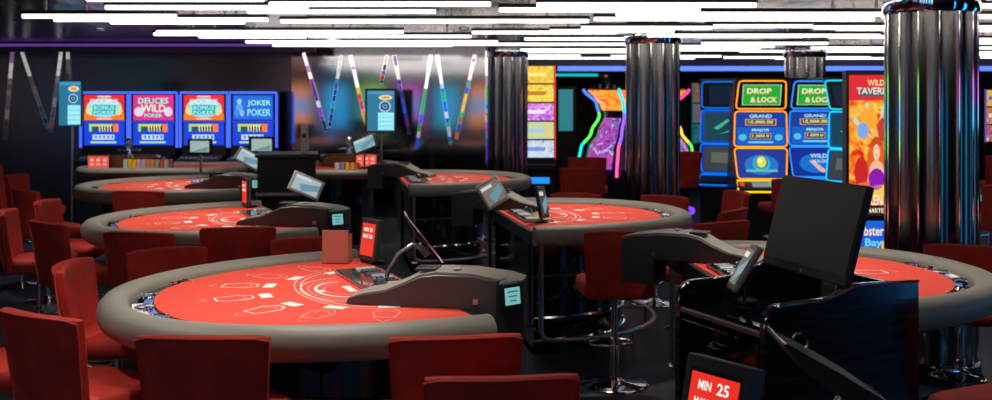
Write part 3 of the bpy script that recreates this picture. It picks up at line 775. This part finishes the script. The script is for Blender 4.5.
# ------------------------------------------------------------------ video poker machines
blue_glow = emi((.05, .12, 1.0), 1.5)
def poker(X, kind, label):
    o = thing('video_poker_machine', label, 'video poker machine', (X, 14.45, 0), 0, 'video poker machines along the back wall')
    m = MB(); m.box((0, .28, .45), (.66, .52, .9), M['black']); m.box((0, .36, 1.4), (.66, .3, 1.02), M['black']); m.build('cabinet', o, bevel=.008)
    m = MB(); m.box((0, .02, .93), (.62, .3, .06), M['black'], Matrix.Rotation(R(12), 3, 'X')); d = m.build('button_deck', o, bevel=.006)
    m = MB()
    for i in range(9): m.box((-.24 + i * .06, -.04, .955), (.035, .04, .02), M['cream'], Matrix.Rotation(R(12), 3, 'X'))
    m.box((0, -.135, .92), (.6, .012, .02), M['chrome']); m.build('buttons', d)
    m = MB()
    for x in (-.345, .345): m.box((x, .20, 1.48), (.03, .03, .78), blue_glow)
    m.box((0, .20, 1.895), (.70, .03, .035), blue_glow); m.box((0, .20, 1.47), (.62, .02, .02), emi((.03, .08, .8), 1)); m.build('glowing_frame', o)
    yf = .200
    m = MB(); m.T = Matrix.Translation((0, yf, 1.675)); a, b = .295, .185
    if kind == 'joker':
        m.rect(-a, -b, a, b, 0, emi((.01, .08, .75), 1)); m.rect(-a * .95, -b * .9, a * .95, b * .9, -.001, emi((.02, .18, .85), .9))
        m.text('JOKER', .09, .06, .34, .10, -.003, emi((.35, .95, .75), 1)); m.text('POKER', .09, -.07, .34, .10, -.003, emi((.3, .85, .9), 1))
        m.oval(-.2, -.0, .05, .07, -.002, emi((.1, .4, .9), 1)); m.oval(-.2, .09, .035, .04, -.003, emi((.4, .6, .95), 1)); m.oval(-.235, -.08, .04, .05, -.003, emi((.05, .3, .8), 1)); m.oval(-.16, -.08, .03, .05, -.003, emi((.3, .5, .95), 1))
    elif kind == 'deuces':
        m.rect(-a, -b, a, b, 0, emi((.9, .03, .25), 1)); m.rect(-a * .93, -b * .86, a * .93, b * .86, -.001, emi((.75, .05, .32), .9))
        m.oval(-.21, -.06, .07, .07, -.002, emi((.85, .7, .85), 1)); m.oval(.22, -.06, .06, .07, -.002, emi((.85, .7, .9), 1))
        m.text('DEUCES', 0, .10, .44, .085, -.004, emi((.45, .95, .75), 1)); m.text('WILD', 0, -.01, .36, .11, -.004, emi((.9, 1, .7), 1)); m.text('POKER', 0, -.115, .26, .055, -.004, emi((.3, .9, .9), 1))
    else:
        m.rect(-a, -b, a, b, 0, emi((.85, .03, .04), 1)); m.rect(-a, -b, a, -b * .45, -.001, emi((.95, .2, .03), 1))
        m.oval(0, .0, .26, .14, -.002, emi((.35, .75, .85), 1), 24); m.oval(-.19, -.05, .08, .06, -.003, emi((.6, .8, .4), 1)); m.oval(.19, -.05, .08, .06, -.003, emi((.6, .8, .4), 1))
        m.text('DOUBLE', 0, .085, .40, .08, -.005, emi((.95, .85, .75), 1)); m.rect(-.17, -.10, .17, .04, -.004, emi((.02, .45, .6), .9))
        m.text('BONUS', 0, .0, .30, .06, -.006, emi((.4, .95, .9), 1)); m.text('POKER', 0, -.07, .30, .05, -.006, emi((.4, .95, .9), 1))
        m.rect(-.1, b * .82, .1, b * .93, -.003, emi((.95, .7, .6), 1)); m.rect(-.11, -b * .93, .11, -b * .82, -.003, emi((.95, .7, .6), 1))
    m.build('top_screen', o, flat=True)
    m = MB(); m.T = Matrix.Translation((0, yf, 1.29)); b = .165
    m.rect(-a, -b, a, b, 0, emi((.01, .06, .75), 1))
    m.rect(-.22, .035, -.13, .14, -.001, emi((.3, .75, .15), 1)); m.rect(-.18, .035, -.06, .12, -.002, emi((.02, .12, .2), .8)); m.rect(-.22, .11, .12, .145, -.003, emi((.6, .7, .1), 1))
    for i in range(5): m.poly([(-.07 + i * .04, -.004, .035), (-.055 + i * .04, -.004, .035), (-.062 + i * .04, -.004, .125), (-.077 + i * .04, -.004, .125)], emi((.9, .9, .5), 1))
    m.rect(-.09, .035, .13, .13, -.0015, emi((.02, .02, .05), .5)); m.rect(.13, .03, .21, .145, -.003, emi((1.0, .22, .04), 1))
    m.rect(-.17, -.085, .15, -.01, -.001, emi((.55, .75, .95), 1))
    for i in range(5): m.oval(-.12 + i * .06, -.045, .018, .025, -.002, emi((.15, .25, .6), .9), 10)
    m.rect(-.20, -.135, .18, -.11, -.001, emi((.5, .8, .5), 1)); m.build('lower_screen', o, flat=True)
    return o
for X, kd, lb in ((-5.74, 'bonus', 'leftmost video poker machine with red BONUS POKER top screen'), (-5.02, 'deuces', 'video poker machine with pink DEUCES WILD top screen'),
                  (-4.28, 'bonus', 'third video poker machine with red BONUS POKER screen, between pink and blue ones'), (-3.56, 'joker', 'rightmost video poker machine with blue JOKER POKER top screen')):
    poker(X, kd, lb)

# ------------------------------------------------------------------ curved slot machines (three framed screens)
def curved_slot(loc, rz, label, frame, kind, group='slot machines with three neon-framed screens'):
    o = thing('slot_machine', label, 'slot machine', (*loc, 0), rz, group)
    fr = emi(frame, 1.5)
    m = MB(); side = [(.10, 0), (.10, .60), (-.08, .66), (-.08, .72), (.06, .80), (.14, 1.18), (.14, 1.66), (.02, 2.05), (.10, 2.08), (.42, 1.9), (.50, 1.2), (.62, .8), (.62, 0)]
    m.prism(side, -.33, .33, M['black'], 'yz'); m.build('cabinet', o, angle=20)
    def panel(name, y0, z0, y1, z1, w0, w1, fn):
        A = Vector((0, y0, z0)); Bv = Vector((0, y1, z1)); d = Bv - A; h = d.length; tilt = math.atan2(d.y, d.z)
        T = Matrix.Translation((A + Bv) / 2) @ Matrix.Rotation(-tilt, 4, 'X')
        m = MB(); m.T = T; pts = [(-w0 / 2, -.012, -h / 2), (w0 / 2, -.012, -h / 2), (w1 / 2, -.012, h / 2), (-w1 / 2, -.012, h / 2)]
        rp = []
        for i in range(4):
            p, q, r_ = Vector(pts[i - 1]), Vector(pts[i]), Vector(pts[(i + 1) % 4])
            rp += [q + (p - q).normalized() * .04, q + (p - q).normalized() * .012 + (r_ - q).normalized() * .012, q + (r_ - q).normalized() * .04]
        m.tube(rp, .0095, fr, 8, loop=True); f = m.build('neon_frame', o, angle=60)
        m = MB(); m.T = T @ Matrix.Translation((0, -.012, 0)); w = (w0 + w1) / 2 - .03; fn(m, w / 2, h / 2 - .015); m.build('screen', o, flat=True)
    dark = kind in ('dark', 'green')
    def top(m, a, b):
        m.rect(-a, -b, a, b, 0, emi((.01, .01, .015), .5))
        if dark: m.rect(-a * .7, -b * .8, a * .7, b * .8, -.001, emi((.01, .02, .05), .8)); return
        m.rect(-a * .84, -b * .8, a * .84, b * .8, -.001, emi((.5, .75, .5), .9)); m.rect(-a * .80, -b * .75, a * .80, b * .75, -.002, emi((.02, .42, .03), 1))
        m.text('DROP', -a * .12, b * .32, a * 1.05, b * .42, -.005, emi((.85, .95, .7), 1)); m.text('DROP', -a * .10, b * .27, a * 1.05, b * .42, -.004, emi((.9, .25, .02), .9))
        m.text('& LOCK', a * .1, -b * .36, a * 1.15, b * .42, -.005, emi((.9, .85, .6), 1)); m.text('& LOCK', a * .12, -b * .41, a * 1.15, b * .42, -.004, emi((.9, .2, .02), .9))
    def mid(m, a, b):
        m.rect(-a, -b, a, b, 0, emi((.01, .05, .35), 1))
        if dark:
            m.rect(-a * .9, -b * .9, a * .9, b * .9, -.001, emi((.01, .06, .09), .9))
            m.poly([(-a * .5, -.002, -b * .1), (a * .1, -.002, b * .5), (a * .2, -.002, b * .4), (-a * .3, -.002, -b * .2)], emi((.05, .45, .25), 1)); m.poly([(-a * .3, -.002, -b * .5), (a * .4, -.002, -b * .1), (a * .4, -.002, -b * .25)], emi((.05, .4, .3), 1)); return
        m.rect(-a * .95, -b * .95, a * .95, b * .1, -.001, emi((.01, .12, .6), 1))
        m.text('GRAND', 0, b * .78, a * .9, b * .2, -.004, emi((.45, .9, .9), 1)); m.text('MAJOR', 0, -b * .08, a * .7, b * .2, -.004, emi((.45, .9, .9), 1))
        m.rect(-a * .62, b * .22, a * .62, b * .6, -.002, emi((.8, .4, .15), 1)); m.rect(-a * .58, b * .26, a * .58, b * .56, -.003, emi((.03, .02, .02), .5)); m.text('10,000.00', 0, b * .41, a * 1.0, b * .22, -.005, emi((.95, .9, .4), 1))
        m.rect(-a * .42, -b * .62, a * .42, -b * .25, -.002, emi((.6, .3, .1), 1)); m.rect(-a * .38, -b * .58, a * .38, -b * .29, -.003, emi((.02, .05, .03), .5)); m.text('1,000.0', 0, -b * .43, a * .66, b * .2, -.005, emi((.7, .95, .5), 1))
        for s_ in (-1, 1): m.oval(s_ * a * .72, -b * .5, a * .16, b * .2, -.002, emi((.08, .55, .75), 1))
        m.rect(-a * .5, -b * .85, a * .5, -b * .75, -.002, emi((.2, .7, .9), 1))
    def low(m, a, b):
        m.rect(-a, -b, a, b, 0, emi((.005, .03, .3), 1))
        if dark: m.rect(-a * .9, -b * .9, a * .9, b * .9, -.001, emi((.05, .07, .08), .7)); m.rect(-a * .6, -b * .3, a * .2, b * .5, -.002, emi((.15, .17, .16), .7)); return
        m.oval(0, -b * .1, a * .7, b * .7, -.001, emi((.01, .16, .6), 1), 24)
        if kind == 'egg':
            m.oval(0, 0, a * .36, b * .55, -.002, emi((.02, .5, .6), 1), 24); m.oval(0, b * .08, a * .27, b * .45, -.003, emi((.02, .12, .35), 1), 24); m.oval(0, b * .1, a * .2, b * .4, -.004, emi((.75, .75, .05), 1), 20); m.oval(-a * .05, b * .2, a * .09, b * .16, -.005, emi((1, 1, .5), 1), 12)
            m.rect(-a * .65, -b * .6, a * .65, -b * .42, -.004, emi((.1, .5, .5), 1))
        else:
            m.text('WILD', a * .12, b * .45, a * .7, b * .28, -.004, emi((.6, .75, .9), 1), .1); m.text('MAGIC', a * .2, b * .05, a * .7, b * .25, -.004, emi((.5, .65, .9), 1), .1)
            m.poly([(-a * .3, -.003, b * .1), (-a * .1, -.003, b * .1), (a * .4, -.003, -b * .6), (a * .3, -.003, -b * .8), (a * .1, -.003, -b * .6)], emi((.8, .45, .4), 1))
    panel('top', .125, 1.69, .01, 2.04, .62, .58, top); panel('mid', .13, 1.21, .13, 1.655, .66, .64, mid); panel('low', .045, .81, .125, 1.19, .60, .66, low)
    m = MB(); m.T = Matrix.Translation((0, -.03, .735)) @ Matrix.Rotation(R(-62), 4, 'X'); m.box((0, 0, 0), (.62, .03, .2), M['black'])
    if not dark:
        m.rect(-.14, -.06, .2, .05, -.017, emi((.25, .3, .35), .8)); m.oval(.12, 0, .06, .04, -.019, emi((.05, .6, .1), 1)); m.oval(-.26, 0, .03, .05, -.019, emi((.8, .05, .03), 1))
    m.build('button_deck', o)
    m = MB(); y0 = (.9, .55, 0) if kind == 'egg' else frame
    m.tube([(-.32, -.11, .68), (-.30, -.085, .66), (.30, -.085, .66), (.32, -.11, .68), (.31, .03, .79), (-.31, .03, .79)], .012, emi(y0, 1.4), 8, loop=True); m.build('deck_light', o, angle=60)
    return o
curved_slot((3.32, 12.45), R(-3), 'slot machine with orange neon frame and green DROP & LOCK top screen', (1.0, .30, .02), 'egg')
curved_slot((4.10, 12.75), R(-3), 'blue neon framed slot machine with green DROP & LOCK screen right of the orange one', (.02, .22, .9), 'hand')
curved_slot((4.18, 12.0), R(-58), 'sideways slot machine with teal neon frame, left of the red poster', (.0, .55, .70), 'green')
curved_slot((3.04, 13.35), R(-22), 'dark sideways slot machine with thin blue neon frame, left of the orange one', (.0, .12, .65), 'dark')
curved_slot((5.62, 11.75), R(62), 'teal-lit slot machine behind the right column, its deck light showing beside the column', (.0, .55, .65), 'dark')
# tall illuminated poster totem
o = thing('poster_totem', 'tall red and orange illuminated slot poster beside the right column', 'illuminated sign', (4.14, 11.05, 0), R(-2))
m = MB(); m.box((0, .08, 1.07), (.53, .16, 2.13), M['black']); m.build('casing', o, bevel=.01)
m = MB(); y0 = -.002; a = .235; SX = Matrix.Diagonal((.62, 1, 1, 1)) @ Matrix.Translation((.13, 0, 0))
art = emi_art('warm_poster_art', [(.55, .01, .01), (.9, .08, .01), (1.0, .35, .02), (.9, .6, .1), (.7, .05, .02)], 1.0, 3.5, 4, 2.0)
m.rect(-a, .53, a, 2.08, y0, art); m.rect(-a, 1.80, a, 2.08, y0 - .001, emi((.75, .02, .03), 1)); m.T = SX
m.text('WILD', -.04, 1.995, .30, .065, y0 - .006, emi((1, .8, .35), 1)); m.text('TAVERN', -.10, 1.905, .56, .075, y0 - .006, emi((.85, .85, .8), 1)); m.rect(-.34, 1.84, .20, 1.93, y0 - .004, emi((.16, .10, .10), .9))
# warm rays
for i in range(7):
    an = R(20 + i * 22); m.poly([(-.05, y0 - .0015, 1.35), (-.05 + .6 * math.cos(an) * .7, y0 - .0015, min(1.77, 1.35 + .6 * math.sin(an))), (-.05 + .6 * math.cos(an + .12) * .7, y0 - .0015, min(1.77, 1.35 + .6 * math.sin(an + .12)))], emi((1, .6, .1) if i % 2 else (.5, .75, .6), 1))
# generic portrait: woman with long red hair and a purple dress
m.oval(-.16, 1.60, .15, .12, y0 - .003, emi((1, .4, .03), 1), 20); m.oval(.08, 1.48, .09, .13, y0 - .003, emi((.55, .05, .03), 1), 16); m.oval(-.27, 1.47, .10, .09, y0 - .004, emi((.2, .4, .85), 1), 14)
m.oval(-.03, 1.21, .13, .19, y0 - .004, emi((.62, .07, .01), 1), 24); m.oval(-.10, 1.08, .10, .22, y0 - .0045, emi((.75, .12, .01), 1), 24); m.oval(.05, 1.08, .09, .22, y0 - .0045, emi((.75, .12, .01), 1), 24); m.oval(-.03, 1.23, .06, .085, y0 - .006, emi((1, .62, .42), 1), 20)
m.rect(-.06, 1.10, .0, 1.2, y0 - .0055, emi((.95, .5, .3), 1)); m.oval(-.03, 1.02, .13, .12, y0 - .006, emi((.95, .5, .3), 1), 20); m.oval(-.03, .93, .14, .12, y0 - .007, emi((.28, .01, .45), 1), 20)
m.oval(-.055, 1.265, .01, .006, y0 - .007, emi((.1, .03, .02), .5), 8); m.oval(-.005, 1.265, .01, .006, y0 - .007, emi((.1, .03, .02), .5), 8); m.oval(-.03, 1.20, .018, .006, y0 - .007, emi((.7, .03, .05), 1), 8)
m.oval(-.30, 1.0, .12, .18, y0 - .005, emi((.6, .02, .02), 1), 16); m.oval(.05, .80, .22, .07, y0 - .007, emi((.95, .6, .1), 1), 20); m.oval(-.18, .86, .2, .04, y0 - .006, emi((.9, .15, .05), 1), 16)
m.text('AKEN', -.10, .70, .34, .11, y0 - .009, emi((.95, .9, .75), 1)); m.text('UNCHARTED', -.12, .585, .56, .05, y0 - .009, emi((.9, .85, .7), 1)); m.rect(-.46, .53, .2, .645, y0 - .0075, emi((.1, .02, .01), .5))
m.build('poster', o, flat=True)
m = MB(); m.rect(-a, .12, a, .47, y0, emi((.01, .12, .75), 1)); m.rect(-a, .12, a, .17, y0 - .001, emi((.02, .4, .7), 1)); m.T = SX; m.text('Lobster', -.16, .36, .52, .11, y0 - .004, emi((1, .75, .55), 1)); m.text('Bay', -.08, .22, .3, .11, y0 - .004, emi((.2, .75, .95), 1)); m.oval(.1, .2, .05, .05, y0 - .003, emi((.9, .5, .1), 1))
m.build('lower_poster', o, flat=True)

# ------------------------------------------------------------------ hourglass neon slots around the middle column
def hourglass(loc, label):
    o = thing('slot_carousel', label, 'slot machine', (*loc, 0))
    def w_at(z):  # half width profile
        pts = [(0, .80), (.5, .86), (.75, .88), (1.05, .82), (1.3, .66), (1.55, .54), (1.72, .58), (1.95, .78)]
        for (z0, a), (z1, b) in zip(pts, pts[1:]):
            if z <= z1: t = (z - z0) / (z1 - z0); t = t * t * (3 - 2 * t); return a + (b - a) * t
        return .78
    zs = [i * .065 for i in range(31)]
    m = MB(); m.lathe([(0, 0)] + [(w_at(z) * .93, z) for z in zs] + [(0, 1.95)], mat('violet_body', (.02, .008, .03), .15), seg=32); m.build('body', o)
    reds = emi_art('fire_sign', [(.9, .03, .01), (1, .2, .02), (1, .5, .05), (.9, .05, .02)], 1.1, 6)
    m = MB(); m.lathe([(w_at(1.62) * .95, 1.63), (w_at(1.72) * .955, 1.72), (w_at(1.82) * .955, 1.82), (w_at(1.93) * .96, 1.93)], reds, seg=32, cap=False); m.build('top_sign', o)
    art = emi_art('neon_reel_art', [(.04, .01, .2), (.25, .02, .35), (.7, .08, .5), (.03, .06, .4), (.75, .5, .8), (.7, .04, .12)], 1.0, 5)
    for k, an in enumerate((-90 - 52, -90, -90 + 52)):
        m = MB(); rings = []
        for z in (.78, .95, 1.1, 1.25, 1.4, 1.52):
            r = w_at(z) * .94 + .01; rings.append([(r * math.cos(R(an + b)), r * math.sin(R(an + b)), z) for b in (-19, -10, 0, 10, 19)])
        m.loft(rings, art, closed=False); m.build('screen', o)
        m = MB(); m.T = Matrix.Translation((.95 * math.cos(R(an)), .95 * math.sin(R(an)), .66)) @ Matrix.Rotation(R(an + 90), 4, 'Z'); m.box((0, 0, 0), (.5, .22, .06), M['black']); m.box((0, -.09, .034), (.44, .02, .01), emi((.5, .05, .9), 1.3)); m.build('button_deck', o, bevel=.01)
    grads = [((.05, .2, 1), (.1, .8, .1), (0, .7, .6)), ((0, .6, .8), (.3, .1, .9), (.9, .1, .4)), ((.05, .5, 1), (.8, .1, .7), (.9, .3, .1)), ((.9, .05, .3), (.9, .6, .05), (.1, .8, .1))]
    def seq(a, b): return [a + (b - a) * i / 10 for i in range(11)]
    for k, an in enumerate((180, -90 - 26, -90 + 26, 0)):
        for zz, ci in ((seq(1.95, 1.6), 0), (seq(1.6, 1.15), 1), (seq(1.15, .68), 2)):
            m = MB(); m.tube([((w_at(z) + .02) * math.cos(R(an)), (w_at(z) + .02) * math.sin(R(an)), z) for z in zz], .022, emi(grads[k][ci], 1.6), 8); m.build('neon_rib', o, angle=60)
    m = MB(); m.lathe([(.86, .10), (.87, .13), (.86, .16)], emi((.2, .05, .9), 1.5), seg=32, cap=False); m.build('base_light', o)
    return o
hourglass((2.12, 15.1), 'hourglass-shaped slot machines with curving neon ribs behind the middle column')

# tall slot beside wall end column
def tall_slot(loc, rz, label, cols, W=.62, z0=.85, z1=2.33, dim=1.0, frame=(.8, .03, .03)):
    o = thing('tall_slot_machine', label, 'slot machine', (*loc, 0), rz)
    m = MB(); m.box((0, .25, (z1 + .02) / 2), (W, .45, z1), M['black']); m.box((0, -.06, .72), (W, .2, .08), M['black']); m.build('cabinet', o, bevel=.008)
    m = MB()
    for s_ in (-1, 1): m.box((s_ * (W / 2 - .012), .018, (z0 + z1) / 2), (.022, .03, z1 - z0), emi(frame, 1.1 * dim))
    m.build('neon_frame', o)
    n = len(cols); h = (z1 - z0) / n
    for i, c in enumerate(cols):
        a, b = z1 - (i + 1) * h + .015, z1 - i * h - .01
        m = MB(); m.rect(-W / 2 + .03, a, W / 2 - .03, b, .022, emi_art('art_%s_%d' % (label[:14], i), c, dim, 11))
        m.rect(-W / 4, (a + b) / 2 - .03, W / 4, (a + b) / 2 + .03, .0205, emi(c[-1], dim)); m.build('screen', o, flat=True)
    m = MB(); m.box((0, .01, .5), (W * .7, .02, .1), emi((.02, .25, .9), 1.2 * dim)); m.build('belly_light', o)
    return o
tall_slot((.62, 15.9), 0, 'tall slot machine with gold and purple screens right of the wall-end column',
          [[(.6, .25, .02), (1, .6, .05), (1, .85, .2)], [(.9, .5, .05), (1, .8, .1), (.6, .2, .02)], [(.3, .02, .6), (.7, .2, .8), (.9, .8, .9)], [(.9, .6, .1), (.6, .7, .3), (.4, .6, .8)], [(.3, .6, .9), (.7, .8, .9), (.2, .3, .7)]], W=.66)
tall_slot((4.15, 19.6), 0, 'dim distant slot machine between the middle column and the blue neon frame', [[(.02, .2, .2), (.5, .1, .1), (.1, .4, .3)], [(.15, .1, .15), (.3, .2, .3), (.2, .25, .3)], [(.01, .1, .15), (.02, .25, .3), (.1, .3, .3)]], z1=2.1, z0=.9, dim=.45, frame=(.0, .2, .2))
tall_slot((7.55, 16.2), 0, 'distant slot machine with green-blue screens right of the big column', [[(.02, .1, .3), (.05, .5, .3), (.02, .2, .5)], [(.01, .1, .3), (.0, .3, .3), (.1, .1, .5)], [(.3, .02, .2), (.1, .05, .3), (.02, .1, .3)]], W=.5, z1=2.1, z0=.95, dim=.6, frame=(.0, .2, .6))
tall_slot((8.0, 16.1), 0, 'narrow distant slot machine with orange screens at the right edge', [[(.8, .3, .02), (.9, .6, .05), (.3, .1, .6)], [(.9, .5, .05), (.6, .1, .1), (.9, .8, .7)], [(.9, .8, .8), (.6, .1, .1), (.3, .1, .3)]], W=.24, z1=1.95, z0=1.1, dim=.8, frame=(.1, .1, .4))
# machines added out of view to give coloured glow and reflections on glossy surfaces
pals = [[(.9, .1, .02), (1, .4, .05), (.9, .1, .3)], [(.02, .1, .9), (.05, .4, .9), (.0, .6, .5)], [(.02, .4, .05), (.2, .8, .1), (.9, .5, .05)], [(.5, .03, .7), (.9, .1, .5), (.1, .1, .9)], [(.0, .3, .6), (.0, .5, .5), (.1, .1, .8)]]
for i, (x, lb) in enumerate(((-6.4, 'red'), (-5.2, 'blue'), (-4.0, 'green'), (-2.8, 'violet'), (-1.6, 'teal'), (-.5, 'deep blue'))):
    c = pals[i % 5]
    tall_slot((x, -2.0), PI, '%s lit slot machine seen only as a reflection in the lacquered wall' % lb, [c, pals[1], c[::-1]], W=.75, z0=.8, z1=2.2, dim=2.2, frame=c[1])  # added machines out of view, for coloured glow and reflections
for i, (x, yy, lb) in enumerate(((5.4, 2.6, 'nearer'), (6.4, 4.6, 'middle'), (7.2, 7.4, 'further'))):
    tall_slot((x, yy), R(-75), '%s blue slot machine right of the view, seen only in glossy reflections' % lb, [pals[1], pals[4], pals[1]], W=.75, z0=.3, z1=2.0, dim=2.5, frame=(.02, .1, 1))  # added machines out of view, for coloured glow and reflections
# far decor: drapes and lit panel
m = MB()
pts = []
n = 60
rings = []
for i in range(n + 1):
    x = 1.25 + 1.9 * i / n; yy = 23.9 + .07 * math.sin(i * 1.25)
    rings.append([(x, yy, .05), (x, yy, 2.28), (x, yy + .02, 2.28), (x, yy + .02, .05)])
m.loft(rings, M['drape']); tag(m.build('curtain', angle=60), 'beige pleated curtain on the far wall left of the neon slot machines', 'curtain')
o = thing('wall_screen', 'small teal lit screen standing before the beige curtain', 'display screen', (1.48, 21.2, 0))
m = MB(); m.box((0, .03, 1.3), (.42, .06, 1.5), M['black']); m.box((0, .03, .28), (.3, .2, .56), M['black']); m.build('housing', o)
m = MB(); m.rect(-.15, 1.1, .15, 1.98, -.002, emi((.03, .22, .28), .9)); m.build('display', o, flat=True)

# slot stools
stool(1.0, 11.7, 80, 'maroon stool right of the wall-end column, nearer one', 'slot')
stool(1.15, 12.4, 80, 'maroon stool between the tall gold slot machine and the middle column', 'slot', 1.08)
stool(2.42, 13.25, 100, 'maroon stool before the right side of the neon hourglass slot machines', 'slot', 1.1)
stool(3.3, 11.5, 100, 'maroon stool directly before the orange-framed slot machine', 'slot', .9)
stool(4.75, 9.6, 100, 'maroon stool behind the big right column, mostly hidden', 'slot')
stool(5.1, 8.3, 160, 'maroon stool right of the big column, middle distance', 'slot', 1.05)
stool(4.35, 7.2, 150, 'large maroon stool at the right edge right of the big column', 'slot', 1.0)
stool(6.6, 13.2, 90, 'small distant maroon stool right of the big column', 'slot', 1.05)

# ------------------------------------------------------------------ lights of the room: recessed spots over tables
def spot(x, y, e, label, tx=None, ty=None, size=70, col=(1, .93, .84)):
    o = thing('recessed_spotlight', label, 'spotlight', (x, y, 2.62))
    m = MB(); m.lathe([(.05, -.002), (.06, -.006), (.06, -.022), (.045, -.022), (.04, -.004)], M['steel'], seg=20, cap=False); m.build('ring', o)
    m = MB(); m.lathe([(0, -.006), (.042, -.006), (.042, -.010), (0, -.010)], emi((1, .9, .8), 3), seg=16); m.build('lens', o)
    l = bpy.data.lights.new('spot_lamp', 'SPOT'); l.energy = e; l.color = col; l.spot_size = R(size); l.spot_blend = .7; l.shadow_soft_size = .05
    q = bpy.data.objects.new('spot_lamp', l); C.objects.link(q); q.parent = o; q.location = (0, 0, -.03)
    if tx is not None:
        d = Vector((tx, ty, .95)) - Vector((x, y, 2.59)); q.rotation_euler = d.to_track_quat('-Z', 'Y').to_euler()
for i, (F, th, lb) in enumerate(lab_t):
    x, y = loc2w(F, th, .55, 0)
    spot(x + .1, y + .25, 115 if i < 5 else 85, 'recessed ceiling spotlight over the %s' % where[i], x, y, 78)
spot(-.55, 3.72, 55, 'recessed ceiling spotlight over the stools in front of the nearest table', -.55, 3.74, 90)
spot(-2.2, 3.9, 60, 'recessed ceiling spotlight over the stools at the left of the nearest table', -2.0, 4.3, 80)
spot(-3.9, 7.2, 50, 'recessed ceiling spotlight over the stools left of the second left table', -3.6, 7.6, 80)
spot(-4.55, 11.5, 120, 'recessed ceiling spotlight over the left roulette table', -4.55, 12.8, 90)
spot(-1.95, 11.6, 80, 'recessed ceiling spotlight over the right roulette table', -1.95, 13.0, 80)

wd = bpy.data.worlds.new('world'); scn.world = wd; wd.use_nodes = True
wd.node_tree.nodes['Background'].inputs[0].default_value = (.02, .02, .03, 1); wd.node_tree.nodes['Background'].inputs[1].default_value = .3

# ------------------------------------------------------------------ camera
cam = bpy.data.cameras.new('camera'); co = bpy.data.objects.new('camera', cam); C.objects.link(co)
co.location = (0, 0, 1.86); co.rotation_euler = (R(90), 0, 0)
cam.sensor_width = 36; cam.lens = 36 * 1000 / 992; cam.shift_y = -105 / 992; cam.clip_end = 100
cam.dof.use_dof = True; cam.dof.focus_distance = 4.4; cam.dof.aperture_fstop = 3.6
scn.camera = co
scn.view_settings.view_transform = 'Standard'; scn.view_settings.look = 'None'; scn.view_settings.gamma = 1; scn.view_settings.exposure = 0
scn.cycles.use_denoising = True; scn.cycles.max_bounces = 6; scn.cycles.sample_clamp_indirect = 6
